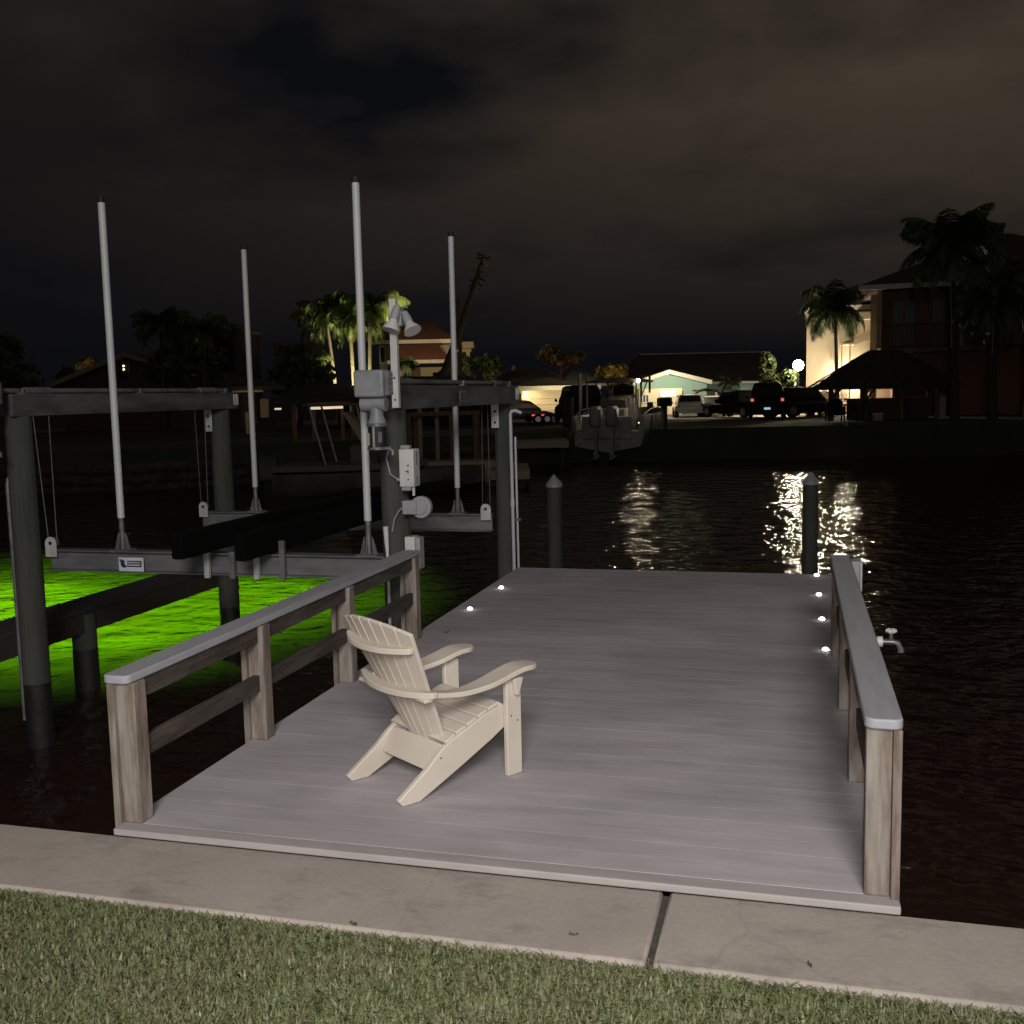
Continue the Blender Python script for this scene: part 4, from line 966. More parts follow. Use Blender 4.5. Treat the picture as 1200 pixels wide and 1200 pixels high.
for u in (974, 1012, 1052, 1090):
    x = bx(u, D)
    for yy in (Y+.7, Y+dep-.7):
        a = MB(FR); a.cyl((x, yy, ZG-.1), (x, yy, ze+.35), .11, .10, 10); po = a.build('hut_post', 'timber', t)
        a = MB(FR); a.tube([(x+.02, yy, ze-.75), (x+.65, yy, ze+.12)], .05, 8); a.build('brace', 'timber', po)
a = MB(FR); a.box(bx(962, D), bx(1100, D), Y+.62, Y+.78, ze+.10, ze+.28); a.box(bx(962, D), bx(1100, D), Y+dep-.78, Y+dep-.62, ze+.10, ze+.28); a.build('beam', 'timber', t)
# things under the hut
def stool(u, lab, D_):
    t = bthing('bar_stool', lab, 'stool', u, D_, group='dark stools at the hut bar'); x = bx(u, D_); y = bp(u, 460, D_).y
    a = MB(BG); a.cyl((x, y, ZG+.70), (x, y, ZG+.76), .19, n=14); a.build('seat', 'black', t)
    a = MB(BG); a.box(x-.17, x+.17, y+.15, y+.19, ZG+.78, ZG+1.08); a.build('backrest', 'black', t)
    for sx, sy in ((-1, -1), (1, -1), (-1, 1), (1, 1)):
        a = MB(BG); a.cyl((x+sx*.18, y+sy*.18, ZG), (x+sx*.12, y+sy*.12, ZG+.70), .02, n=6); a.build('leg', 'black', t)
stool(1001, 'leftmost dark bar stool at the hut counter', 51.6); stool(1016, 'dark bar stool next to the white cooler under the hut', 51.6); stool(1062, 'dark bar stool under the right half of the thatch', 51.6)
t = bthing('bar_counter', 'long dark bar counter under the thatched hut', 'bar', 1045, 53.3); x0, x1 = bx(996, 53.3), bx(1088, 53.3); y = bp(1045, 460, 53.3).y
a = MB(BG); a.box(x0, x1, y, y+.5, ZG, ZG+1.0); a.build('base', 'dark_wall', t)
a = MB(BG); a.box(x0-.1, x1+.1, y-.15, y+.6, ZG+1.002, ZG+1.07); a.build('counter_top', 'timber', t, bevel=.01)
t = bthing('cooler', 'small pale cooler box standing on the ground under the hut', 'cooler', 1029, 51); x = bx(1029, 51); y = bp(1029, 460, 51).y
a = MB(BG); a.box(x-.22, x+.22, y-.15, y+.15, ZG, ZG+.30); a.build('body', 'pale_timber', t, bevel=.02)
a = MB(BG); a.box(x-.23, x+.23, y-.16, y+.16, ZG+.301, ZG+.36); a.build('lid', 'white_plastic', t, bevel=.02)
t = bthing('barbecue_grill', 'dark covered barbecue grill at the canal side of the hut', 'grill', 985, 50.8); x = bx(979, 50.8); y = bp(979, 460, 50.8).y
a = MB(BG); a.ball((x, y, ZG+.85), .34, 14, 8, (1.15, .8, .8)); a.build('lid', 'car_dark', t)
a = MB(BG); a.box(x-.42, x+.42, y-.26, y+.26, ZG+.30, ZG+.72); a.build('cabinet', 'car_dark', t, bevel=.02)
for sx, sy in ((-1, -1), (1, -1), (-1, 1), (1, 1)):
    a = MB(BG); a.box(x+sx*.38-.03, x+sx*.38+.03, y+sy*.22-.03, y+sy*.22+.03, ZG, ZG+.299); a.build('leg', 'black', t)
t = bthing('privacy_screen', 'narrow pale upright board at the right end of the hut', 'screen', 1105, 51); x = bx(1105, 51); y = bp(1105, 460, 51).y
a = MB(BG); a.box(x-.16, x+.16, y, y+.06, ZG, bz(1105, 463, 51)); a.build('board', 'pale_timber', t, bevel=.01)
a = MB(BG); a.box(x-.2, x-.161, y-.01, y+.07, ZG, bz(1105, 463, 51)+.05); a.build('post', 'timber', t)

# ------------------------------------------------------------------ palms and trees, right side
palm('palm tree with lit trunk in front of the cream building', 978, 362, 61.5, 50, 3, base_u=981, nf=34, trunk_r=.16, droop=1.1)
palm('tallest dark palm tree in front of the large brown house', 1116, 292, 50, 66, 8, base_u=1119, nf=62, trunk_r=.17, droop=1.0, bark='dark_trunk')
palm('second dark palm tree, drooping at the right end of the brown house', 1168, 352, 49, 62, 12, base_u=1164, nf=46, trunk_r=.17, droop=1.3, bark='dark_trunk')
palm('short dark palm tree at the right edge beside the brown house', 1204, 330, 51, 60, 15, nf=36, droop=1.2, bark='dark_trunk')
palm('young palm tree lit green in front of the teal house', 855, 450, 69, 17, 21, nf=18, trunk_r=.12, droop=1.2)
tree('tree', 'slim upright tree lit beside the street lamp', 899, 436, 66, (10, 24), .1, 900, 'leaf', 31, .36)
tree('bush', 'round lit bush between the slim tree and the street lamp pole', 920, 446, 65, (13, 16), .06, 800, 'leaf', 32, .34)
tree('tree', 'orange lit leafy tree between the beige house and the teal house', 718, 436, 80, (22, 15), .16, 900, 'leaf_orange', 33, .5)
tree('tree', 'reddish brown dim tree above the roof of the beige house', 657, 417, 92, (30, 13), .2, 900, 'leaf_orange', 34, .6)

# ------------------------------------------------------------------ beige garage house
D = 74; t = bthing('garage_house', 'low beige house with a wide garage door lit by a porch lamp', 'house', 645, D)
Y = bp(640, 460, D).y; xa, xb = bx(606, D), bx(700, D); ze = bz(640, 455.5, D)
a = MB(BG); a.box(xa, xb, Y, Y+9, ZG-.1, ze); a.build('wall', 'beige_wall', t)
a = MB(BG); a.box(bx(622, D), bx(655, D), Y-.05, Y-.002, ZG, bz(640, 460, D)); gd = a.build('garage_door', 'garage_door', t)
a = MB(BG)
for k in range(1, 4): zz = ZG+(bz(640, 460, D)-ZG)*k/4; a.box(bx(622, D), bx(655, D), Y-.056, Y-.051, zz-.012, zz+.012)
a.build('panel_lines', 'dim_glass', gd)
a = MB(BG); a.box(bx(611, D), bx(619.5, D), Y-.30, Y-.003, ZG, ze-.3); a.build('pilaster', 'beige_wall', t)
a = MB(BG); a.box(xa-.5, xb+.2, Y-.75, Y-.60, ze-.10, ze+.20); a.build('fascia', 'trim_white', t)
a = MB(BG); hip(a, xa-.5, bx(682, D), Y-.6, Y+9.6, ze+.2, bz(640, 441.5, D), 2.1); a.build('roof', 'grey_shingle', t)
a = MB(BG); hip(a, bx(660, D), bx(716, D), Y+3, Y+15, bz(690, 449, D), bz(690, 431.5, D), 1.2); a.build('rear_roof', 'grey_shingle', t)
a = MB(BG); a.box(bx(664, D), bx(712, D), Y+3.5, Y+14, ze+.02, bz(690, 449, D)-.2); a.build('rear_wall', 'dark_wall', t)
window(t, bx(668, D), bx(691, D), bz(680, 466, D), bz(680, 460.5, D), Y, 'lit_window', 'trim_white', .06, 0)
a = MB(BG); q = Vector((bx(615, D), Y-.42, bz(615, 461, D))); a.tube([q+Vector((0, .11, .12)), q+Vector((0, 0, .16))], .03, 8); a.build('lamp_bracket', 'black', t)
a = MB(BG); a.ball(q, .10, 12, 8, (1, 1, 1.3)); a.build('porch_lamp', em('beige_porch_lamp', (1, .82, .45), 14), t)
lamp('porch_lamp_light', (bx(621.5, D), Y-.9, q.z-.15), 50, (1, .80, .46), .12, (150, .5), (bx(621.5, D), Y, q.z-.8))
lamp('garage_lamp_light', (bx(648, D), Y-2.6, ze-.5), 190, (1, .82, .5), .12, (150, .5), (bx(648, D), Y, ze-1))
t = bthing('dark_house', 'black roofed house with a small chimney behind the beige house', 'house', 600, 90); D = 90; Y = bp(600, 460, D).y
a = MB(BG); a.box(bx(575, D), bx(655, D), Y, Y+10, ZG, bz(600, 446, D)); a.build('wall', 'dark_wall', t)
a = MB(BG); hip(a, bx(570, D), bx(662, D), Y-.6, Y+11, bz(600, 446, D), bz(600, 432, D), 2.4); a.build('roof', 'dark_shingle', t)
a = MB(BG); a.box(bx(600, D), bx(604.5, D), Y+4.6, Y+5.2, bz(600, 436, D), bz(600, 427, D)); a.build('chimney', 'pale_timber', t)
window(t, bx(598, D), bx(601, D), bz(600, 466, D), bz(600, 461, D), Y, 'dim_window', 'trim_white', .06, 0)

# ------------------------------------------------------------------ teal house
D = 75; t = bthing('teal_house', 'low teal gabled house with white trim behind the parked cars', 'house', 790, D)
Y = bp(780, 460, D).y; xa, xb, xm_ = bx(741, D), bx(833, D), bx(783, D); zg = bz(780, 433.5, D); zL = bz(741, 447.5, D)
a = MB(BG); a.prism([(xa+.35, Y, ZG-.1), (xb-.3, Y, ZG-.1), (xb-.3, Y, zL-.1), (xm_, Y, zg-.35), (xa+.35, Y, zL-.1)], (0, 9, 0)); a.build('wall', 'teal_wall', t)
for (x0, z0), (x1, z1) in (((xa, zL), (xm_, zg)), ((xm_, zg), (xb, zL))):
    a = MB(BG); a.prism([(x0, Y-.5, z0), (x1, Y-.5, z1), (x1, Y-.5, z1-.30), (x0, Y-.5, z0-.30)], (0, .14, 0)); a.build('bargeboard', 'trim_white', t)
a = MB(BG); a.prism([(xa-.1, Y-.35, zL+.02), (xm_, Y-.35, zg+.03), (xb+.1, Y-.35, zL+.02), (xb+.1, Y-.35, zL-.10), (xm_, Y-.35, zg-.10), (xa-.1, Y-.35, zL-.10)], (0, 9.8, 0)); a.build('roof', 'dark_shingle', t)
a = MB(BG); a.box(xa+.36, bx(796, D), Y-1.2, Y-.002, ZG, bz(770, 455.5, D)); a.build('garage_wall', 'beige_wall', t)
window(t, bx(751, D), bx(757, D), bz(754, 471, D), bz(754, 463, D), Y-1.2, 'blue_glass', 'trim_white', .06, 1)
window(t, bx(771, D), bx(788, D), bz(780, 464, D), bz(780, 458, D), Y-1.2, 'lit_window', 'trim_white', .06, 1)
window(t, bx(797.5, D), bx(801, D), bz(800, 464, D), bz(800, 457.5, D), Y, 'blue_glass', 'trim_white', .05, 0)
a = MB(BG); q = Vector((bx(781.5, D), Y-.58, bz(781, 437.2, D))); a.ball(q, .055, 10, 6); a.build('gable_lamp', em('gable_lamp_glass', (1, .9, .7), 14), t)
lamp('gable_lamp_light', q+Vector((0, -3.2, .1)), 800, (1, .88, .64), .1, (165, .3), q+Vector((0, -1.5, -3)))
a = MB(BG); a.box(xb-.29, bx(893, D), Y+2, Y+9, ZG-.1, bz(860, 449.5, D)); a.build('wing_wall', 'teal_wall', t)
a = MB(BG); a.box(xb-.2, bx(895, D), Y+1.5, Y+9.5, bz(860, 449.5, D)+.002, bz(860, 446.8, D)); a.build('wing_roof', 'trim_white', t)
a = MB(BG); a.box(bx(876, D), bx(884, D), Y+1.93, Y+1.998, ZG, bz(880, 455, D)); dr = a.build('door', 'trim_white', t)
a = MB(BG); a.ball((bx(883, D), Y+1.9, ZG+1), .05, 8, 5); a.build('handle', 'brass', dr)
window(t, bx(864, D), bx(868, D), bz(866, 466, D), bz(866, 458, D), Y+2, 'blue_glass', 'trim_white', .05, 0)
t = bthing('large_roof_house', 'house with a huge dark roof rising behind the teal house', 'house', 830, 88); D = 88; Y = bp(830, 460, D).y
a = MB(BG); a.box(bx(735, D), bx(935, D), Y, Y+14, ZG, bz(830, 446, D)); a.build('wall', 'dark_wall', t)
xs = [bx(731, D), bx(941, D), bx(762, D), bx(922, D)]; z0, z1 = bz(830, 447, D), bz(800, 411.5, D)
a = MB(BG); hip(a, xs[0], xs[1], Y-.8, Y+15, z0, z1, xs[2]-xs[0]); rf = a.build('roof', 'dark_shingle', t)
a = MB(BG); a.box(xs[2], xs[3], Y+7.0, Y+7.2, z1-.01, z1+.09); a.build('ridge_cap', 'grey_shingle', rf)
t = bthing('carport_arbor', 'small arched arbor frame beside the teal house behind the sedan', 'arbor', 828, 72); D = 72; Y = bp(828, 460, D).y
for u in (818.5, 840):
    a = MB(BG); a.box(bx(u, D)-.06, bx(u, D)+.06, Y, Y+.12, ZG, bz(828, 459, D)); a.build('post', 'trim_white', t)
a = MB(BG); a.tube([(bx(813, D), Y+.06, bz(813, 464, D)), (bx(819, D), Y+.06, bz(819, 458, D)), (bx(829, D), Y+.06, bz(829, 455.5, D)), (bx(840, D), Y+.06, bz(840, 458.5, D)), (bx(845, D), Y+.06, bz(845, 463, D))], .09, 8); a.box(bx(817, D), bx(841, D), Y+.2, Y+1.8, bz(828, 458.5, D), bz(828, 456.5, D)); a.build('arch', 'night_wall', t)

# ------------------------------------------------------------------ parked vehicles
vehicle('parked_car', 'silver parked hatchback seen from behind in front of the teal house', 'car', 806.5, 66, -.10, 'suv', 'car_silver', 4.3, 1.78, 1.42, group='vehicles parked on the far shore')
vehicle('parked_car', 'small white parked sedan seen from behind next to the silver one', 'car', 836, 66.5, -.26, 'sedan', 'car_white', 4.2, 1.7, 1.28, group='vehicles parked on the far shore')
vehicle('pickup_truck', 'black pickup truck parked left of the vehicle with red tail lights', 'pickup truck', 864, 62.5, .5, 'pickup', 'car_dark', 5.2, 1.95, 1.62, group='vehicles parked on the far shore')
vehicle('parked_car', 'tall black vehicle with glowing red tail lights and glowing number plate', 'car', 899, 59.5, -.235, 'suv', 'car_dark', 5.0, 2.0, 1.98, lit=True, plate='num_plate', group='vehicles parked on the far shore')
vehicle('parked_car', 'dark olive off-roader parked under the street lamp', 'car', 939, 60.5, -1.15, 'suv', 'car_olive', 4.3, 1.9, 1.72, group='vehicles parked on the far shore')
vehicle('parked_car', 'pale sedan half hidden behind the off-roader by the cream building', 'car', 962, 64, -.8, 'sedan', 'car_silver', 4.4, 1.8, 1.5, group='vehicles parked on the far shore')
vehicle('pickup_truck', 'tall dark truck standing before the lit window of the beige house', 'truck', 677, 58, .1, 'suv', 'car_dark', 5.4, 2.0, 2.05)
vehicle('parked_car', 'pale car partly hidden behind the dock corner piling', 'car', 607, 60, -.9, 'sedan', 'car_silver', 4.4, 1.75, 1.3)
t = bthing('boat_trailer', 'low empty boat trailer with two red marker lights', 'trailer', 636, 56); D = 56; Y = bp(636, 460, D).y; xa, xb = bx(616, D), bx(656, D); zt = ZG+.45
a = MB(BG)
for yy in (Y, Y+1.3): a.box(xa, xb, yy, yy+.09, zt, zt+.12)
for k in range(4): xx = xa+(xb-xa)*k/3.2; a.box(xx, xx+.07, Y+.091, Y+1.299, zt+.02, zt+.09)
a.build('frame', 'dark_joist', t)
for u, mt in ((626, 'tail'), (637, 'tail')):
    a = MB(BG); a.box(bx(u, D)-.15, bx(u, D)+.15, Y-.05, Y-.002, zt+.02, zt+.10); a.build('marker_light', 'tail', t, bevel=.01)
for sx in (.35, .62):
    for yy in (Y-.04, Y+1.42):
        xx = xa+(xb-xa)*sx; a = MB(BG); a.tube([(xx, yy-.10, ZG+.3), (xx, yy-.09, ZG+.3), (xx, yy+.08, ZG+.3), (xx, yy+.09, ZG+.3)], [.25, .28, .28, .25], 18); wh = a.build('wheel', 'tyre', t)
        a = MB(BG); a.cyl((xx, yy-.105, ZG+.3), (xx, yy-.1005, ZG+.3), .15, n=14); a.build('rim', 'rim', wh)

lamp('driveway_light', (bx(806, 67), bp(806, 460, 67).y, 5.2), 900, (1, .86, .62), .1, (105, .5), (bx(808, 66), bp(806, 460, 66).y, 0))
lamp('ground_fill_spot', (bx(935, 64), bp(935, 460, 64).y, 5.0), 500, (1, .86, .62), .1, (105, .5), (bx(930, 63), bp(930, 460, 63).y, 0))  # unseen spot added above the street lamp to brighten the ground
# ------------------------------------------------------------------ boats (local: y towards the bow)
def boat_hull(m, L, B, H, zk, flare=.0):
    rings = []
    for k in range(11):
        q = k/10; y = L*q; f_ = 1-max(0, (q-.45)/.55)**2.2
        hw = B/2*max(.03, f_); ch = hw*(.90-.25*q); sheer = zk+H*(1+.16*q*q); kz = zk+H*.55*max(0, (q-.6)/.4)**2; cz = zk+H*(.17+.36*q*q)
        rings.append([Vector(p_) for p_ in ((0, y, kz), (ch, y, cz), (hw*.98, y, cz+H*.25), (hw, y, sheer), (hw*.90, y, sheer), (hw*.84, y, sheer-H*.42), (-hw*.84, y, sheer-H*.42), (-hw*.90, y, sheer), (-hw, y, sheer), (-hw*.98, y, cz+H*.25), (-ch, y, cz))])
    a = MB(m); a.loft(rings); return a
def center_console(name, label, u, D, rot, z_keel, B=2.6, L=8.0, H=1.25, lit=True):
    t = bthing(name, label, 'boat', u, D, z_keel, rot=rot); m = MW[t]
    hl = boat_hull(m, L, B, H, 0).build('hull', 'gelcoat', t, bevel=.03)
    a = MB(m); a.box(-B*.34, B*.34, -.10, -.002, H*.36, H*.98); a.build('transom', 'gelcoat', t, bevel=.08)
    a = MB(m); a.box(-.62, .62, 2.2, 3.4, H*.58, H+.85); co = a.build('console', 'gelcoat', t, bevel=.12)
    a = MB(m); a.box(-.50, .50, 2.9, 2.95, H+.86, H+1.30); a.build('windscreen', 'dim_glass', co)
    a = MB(m); a.box(-.58, .58, 1.0, 1.55, H*.58, H+.32); st = a.build('leaning_post', 'gelcoat', t, bevel=.08)
    a = MB(m); a.box(-.60, .60, 1.02, 1.12, H+.325, H+.72); a.build('bolster', 'canvas', st, bevel=.05)
    zt = H+1.50; 
    a = MB(m); a.loft([[Vector((x_, y_, z_)) for x_, z_ in ((-w_, zt), (-w_*.6, zt+.12), (0, zt+.17), (w_*.6, zt+.12), (w_, zt), (w_, zt-.06), (-w_, zt-.06))] for y_, w_ in ((1.0, 1.15), (1.2, 1.28), (3.6, 1.24), (3.9, 1.05))]); tt = a.build('t_top', 'canvas', t)
    for sx in (-1, 1):
        for yb, yt in ((2.3, 1.5), (3.3, 3.5)):
            a = MB(m); a.tube([(sx*.66, yb, H*.6), (sx*.72, yb, H+.7), (sx*.95, yt, zt-.06)], .032, 8); a.build('top_leg', 'boat_pipe', t)
    for k, x_ in enumerate((-.36, .36)):
        a = MB(m); a.loft([[Vector((x_+px_*w_, y_+py_*d_, z_)) for px_, py_ in ((-1, -.6), (-.6, -1), (.6, -1), (1, -.6), (1, .8), (.5, 1), (-.5, 1), (-1, .8))] for z_, w_, d_, y_ in ((H*.72, .17, .24, -.50), (H*.80, .24, .32, -.50), (H+.28, .25, .34, -.52), (H+.42, .16, .26, -.50))]); om = a.build('outboard_motor', 'gelcoat', t, bevel=.03)
        a = MB(m); a.loft([[Vector((x_-.07, -.62, H*.72)), Vector((x_+.07, -.62, H*.72)), Vector((x_+.07, -.3, H*.72)), Vector((x_-.07, -.3, H*.72))], [Vector((x_-.05, -.60, -.25)), Vector((x_+.05, -.60, -.25)), Vector((x_+.05, -.38, -.25)), Vector((x_-.05, -.38, -.25))]]); a.build('motor_leg', 'gelcoat', om)
        a = MB(m); a.tube([(x_, -.72, -.12), (x_, -.55, -.12), (x_, -.25, -.10)], [.05, .075, .03], 10)
        for j in range(3): an = j*2.09; a.ball((x_+.10*math.cos(an), -.70, -.12+.10*math.sin(an)), .085, 8, 5, (1, .2, 1))
        a.build('propeller', 'brass', om)
    for sx in (-1, 1):
        a = MB(m); a.tube([(sx*B*.47, .4, H*1.02), (sx*B*.48, 1.5, H*1.05+.16), (sx*B*.46, 4.6, H*1.10+.2), (sx*B*.16, 7.2, H*1.16+.18)], .022, 8); a.build('grab_rail', 'boat_pipe', t)
    return t, m, zt
bt, bm_, zt_ = center_console('center_console_boat', 'pale centre console boat with a dark top seen from the stern on a far lift', 711, 45.6, -.36, -.78, 3.3, 8.4, 1.62)
a = MB(bm_); a.ball((1.16, 1.02, zt_-.01), .07, 10, 6); a.build('top_lamp', 'white_lamp', bt)
a = MB(bm_); a.ball((-.98, 1.02, 1.58), .055, 10, 6); a.build('green_light', 'green_nav', bt)
a = MB(bm_); a.ball((-1.06, .9, 1.34), .05, 10, 6, (1.6, 1, .8)); a.build('red_light', 'red_nav', bt)
a = MB(bm_); a.ball((1.34, .4, 1.28), .035, 10, 6, (1.5, 1, .8)); a.build('stern_light', em('warm_stern_lamp', (1, .75, .45), 3), bt)
# the lift under it
t = bthing('boat_lift', 'far boat lift with dark pilings and guide poles holding the centre console boat', 'boat lift', 720, 47, -1.2)
D = 46.6; Y = bp(720, 460, D).y
for yy in (Y+.1, Y+3.6):
    a = MB(BG); a.box(bx(674, D), bx(771, D), yy, yy+.14, bz(720, 540, D), bz(720, 534.5, D)); a.build('cradle_beam', 'alum', t)
for u in (668, 777):
    for yy in (Y-.3, Y+4.3):
        a = MB(BG); a.cyl((bx(u, D), yy, -2.3), (bx(u, D), yy, bz(u, 466 if u < 700 else 472, D)), .15, n=12); a.build('lift_piling', 'dark_joist', t)
for u, v0, v1, yy, mt in ((679.5, 437, 533, Y+.2, 'boat_pipe'), (687.5, 436, 480, Y+3.7, 'boat_pipe'), (693.5, 437, 520, Y+3.0, 'boat_pipe'), (763.5, 437, 472, Y+3.7, 'timber'), (769.5, 486, 534, Y+.2, 'boat_pipe'), (776.5, 436, 460, Y+4.3, 'timber')):
    a = MB(BG); a.cyl((bx(u, D), yy, bz(u, v1, D)), (bx(u, D), yy, bz(u, v0, D)), .055, n=10); a.build('guide_pole', mt, t)
a = MB(BG); a.box(bx(770, D), bx(786, D), Y-.5, Y+.1, bz(778, 476, D), bz(778, 466, D)); a.build('motor_housing', 'car_dark', t, bevel=.05)
# docks of the far shore
def fardock(label, u0, u1, D0, D1, z=-.25):
    uu = (u0+u1)/2; t = bthing('far_dock', label, 'dock', uu, D0, z); y0, y1 = bp(uu, 460, D0).y, bp(uu, 460, D1).y; x0, x1 = bx(u0, D0), bx(u1, D0)
    a = MB(BG); n_ = int((y1-y0)/.16)
    for k in range(n_): a.box(x0, x1, y0+k*.16, y0+k*.16+.15, z-.05, z)
    a.build('deck_boards', 'pale_timber', t)
    a = MB(BG); a.box(x0, x1, y0-.06, y0-.003, z-.28, z+.005); a.box(x0-.06, x0-.003, y0, y1, z-.28, z-.01); a.box(x1+.003, x1+.06, y0, y1, z-.28, z-.01); a.build('fascia', 'pale_timber', t)
    for xx in (x0+.2, x1-.2):
        a = MB(BG); a.cyl((xx, y0+.3, -2.3), (xx, y0+.3, z-.051), .12, n=10); a.build('dock_piling', 'dark_joist', t)
fardock('pale wooden dock on the far shore left of the centre console boat', 600, 664, 43.0, 47.5, -.10)
fardock('small weathered dock end just beyond the dock corner piling', 575, 617, 33.8, 37.6, -.62)

fardock('long low dock on the far shore behind the lift beams', 440, 592, 36.2, 37.6, -.45)
t = bthing('boat_lift', 'small bare boat lift frame over the long low far dock', 'boat lift', 540, 38.5, -1.2); D = 38.5; Y = bp(540, 460, D).y
for u in (478, 528, 556):
    for yy in (Y, Y+2.6):
        a = MB(BG); a.cyl((bx(u, D), yy, -2.3), (bx(u, D), yy, bz(u, 487, D)), .10, n=10); a.build('lift_piling', 'timber', t)
for yy in (Y, Y+2.6):
    a = MB(BG); a.box(bx(474, D), bx(560, D), yy-.07, yy+.07, bz(520, 487, D)+.003, bz(520, 483, D)); a.build('top_beam', 'timber', t)
t = bthing('skiff', 'small pale skiff tied up at the long low far dock', 'boat', 520, 35.4, -1.42, rot=-1.5); m = MW[t] @ Matrix.Translation((0, -2.0, 0))
boat_hull(m, 4.6, 1.7, .62, 0).build('hull', 'gelcoat', t, bevel=.02)
a = MB(m); a.box(-.6, .6, 1.7, 2.0, .38, .46); a.build('thwart', 'pale_timber', t)
a = MB(m); a.box(-.16, .16, -.4, -.02, .35, .95); om = a.build('outboard_motor', 'dark_hull', t, bevel=.08)
a = MB(m); a.box(-.05, .05, -.3, -.14, -.2, .349); a.build('motor_leg', 'black', om)
# dark boat moored side-on at the far left shore
t = bthing('bay_boat', 'dark moored boat seen from the side with a tall top, behind the bunks', 'boat', 405, 33.5, -1.35, rot=-1.62); m = MW[t]; L = 6.6
tm = m @ Matrix.Translation((0, -2.2, 0))
boat_hull(tm, L, 2.3, .85, 0).build('hull', 'dark_hull', t, bevel=.03)
a = MB(tm); a.loft([[Vector((s_*1.17*f_, L*q, z_)) for s_, z_ in ((-1, .92+.14*q*q), (1, .92+.14*q*q), (1, 1.10+.16*q*q), (-1, 1.10+.16*q*q))] for q, f_ in ((.0, .98), (.3, 1), (.5, .99), (.7, .78))]); a.build('gunwale_cover', 'canvas', t)
a = MB(tm); a.box(-.55, .55, 2.3, 3.3, .7, 1.75); co = a.build('console', 'dark_hull', t, bevel=.1)
a = MB(tm); a.hexa([(-.5, 2.75, 1.76), (.5, 2.75, 1.76), (.5, 3.25, 1.76), (-.5, 3.25, 1.76), (-.45, 2.15, 2.75), (.45, 2.15, 2.75), (.45, 2.3, 2.75), (-.45, 2.3, 2.75)]); a.build('windscreen', 'pale_timber', co)
a = MB(tm); a.box(-1.0, 1.0, 1.0, 2.9, 2.95, 3.03); a.build('t_top', 'canvas', t, bevel=.03)
for sx in (-1, 1):
    for yb, yt in ((1.7, 1.2), (3.1, 2.7)):
        a = MB(tm); a.tube([(sx*.8, yb, .9), (sx*.85, yt, 2.95)], .035, 8); a.build('top_leg', 'boat_pipe', t)
a = MB(tm); a.box(-.24, .24, -.75, -.05, .55, 1.45); om = a.build('outboard_motor', 'dark_hull', t, bevel=.12)
a = MB(tm); a.box(-.08, .08, -.55, -.25, -.3, .549); a.build('motor_leg', 'black', om)

# dimly seen dock shelter; its glowing strip stands in for a lit boat-top edge
t = bthing('dock_shelter', 'dark timber dock shelter with a bright glowing edge strip at the far left', 'shelter', 380, 42); D = 42; Y = bp(380, 460, D).y
for u in (343, 366, 400, 412):
    a = MB(BG); a.box(bx(u, D)-.07, bx(u, D)+.07, Y, Y+.14, -2.3, bz(u, 466, D)); a.build('shelter_post', 'timber', t)
a = MB(BG); hip(a, bx(320, D), bx(426, D), Y-.5, Y+3.6, bz(380, 466, D), bz(380, 449, D), 1.0); a.build('roof', 'dark_shingle', t)
a = MB(BG); q0, q1 = Vector((bx(367, D), Y-.62, bz(367, 478.3, D))), Vector((bx(404, D), Y-.62, bz(404, 477, D))); a.bar(q0, q1, .10, .10); a.build('glow_strip', 'glow_strip', t)
a = MB(BG); a.bar(q0+Vector((-.2, .10, .15)), q1+Vector((.3, .10, .15)), .10, .14); a.build('strip_beam', 'timber', t)
a = MB(BG); a.box(bx(325, D), bx(332, D), Y-.62, Y-.5, bz(328, 480, D), bz(328, 478, D)); a.build('end_strip', 'glow_strip', t)
a = MB(BG); a.box(bx(410, D), bx(411.5, D), Y-.2, Y-.1, bz(410, 488, D), bz(410, 473, D)); a.build('white_pole', 'trim_white', t)
lamp('strip_glow_light', (bx(385, D), Y-1.0, bz(385, 480, D)), 3, (1, .8, .56), .1, (140, .5), (bx(385, D), Y, ZG))  # added unseen lamp that spreads the glow of the strip
t = bthing('stone_seawall', 'low wall of rough stones along the far left shore', 'seawall', 340, 35.5, -1.2)
r = random.Random(9); a = MB(BG)
for k in range(150):
    x = -18+k*.115+r.uniform(-.05, .05)
    yb = np.interp(x, [q[0] for q in BANK], [q[1] for q in BANK])
    for row in range(3): a.ball((x+row*.06, yb-.10-.06*row, -1.15+row*.36+r.uniform(-.05, .05)), r.uniform(.20, .27), 7, 5, (1, .6, r.uniform(.65, .9)))
a.build('stones', 'rock', t, smooth=20)

# ------------------------------------------------------------------ left background
t = bthing('gable_house', 'dark red brown gabled house with two tiny lights at the far left', 'house', 165, 62); D = 62; Y = bp(165, 460, D).y
xa, xm_, xb = bx(62, D), bx(152, D), bx(262, D); zp = bz(152, 414, D); ze = bz(62, 450, D)
a = MB(BG); a.prism([(xa+.6, Y, ZG), (xb-.5, Y, ZG), (xb-.5, Y, ze), (xm_, Y, zp-.4), (xa+.6, Y, ze)], (0, 10, 0)); a.build('wall', 'dark_wall', t)
a = MB(BG); a.prism([(xa, Y-.6, ze-.05), (xm_, Y-.6, zp), (xb, Y-.6, ze-.05), (xb, Y-.6, ze-.3), (xm_, Y-.6, zp-.25), (xa, Y-.6, ze-.3)], (0, 11, 0)); rf = a.build('roof', 'dark_shingle', t)
a = MB(BG); a.prism([(xa-.05, Y-.68, ze-.02), (xm_, Y-.68, zp+.03), (xm_, Y-.68, zp-.22), (xa-.05, Y-.68, ze-.30)], (0, .07, 0)); a.prism([(xb+.05, Y-.68, ze-.02), (xm_, Y-.68, zp+.03), (xm_, Y-.68, zp-.22), (xb+.05, Y-.68, ze-.30)], (0, .07, 0)); a.build('bargeboard', 'pale_timber', t)
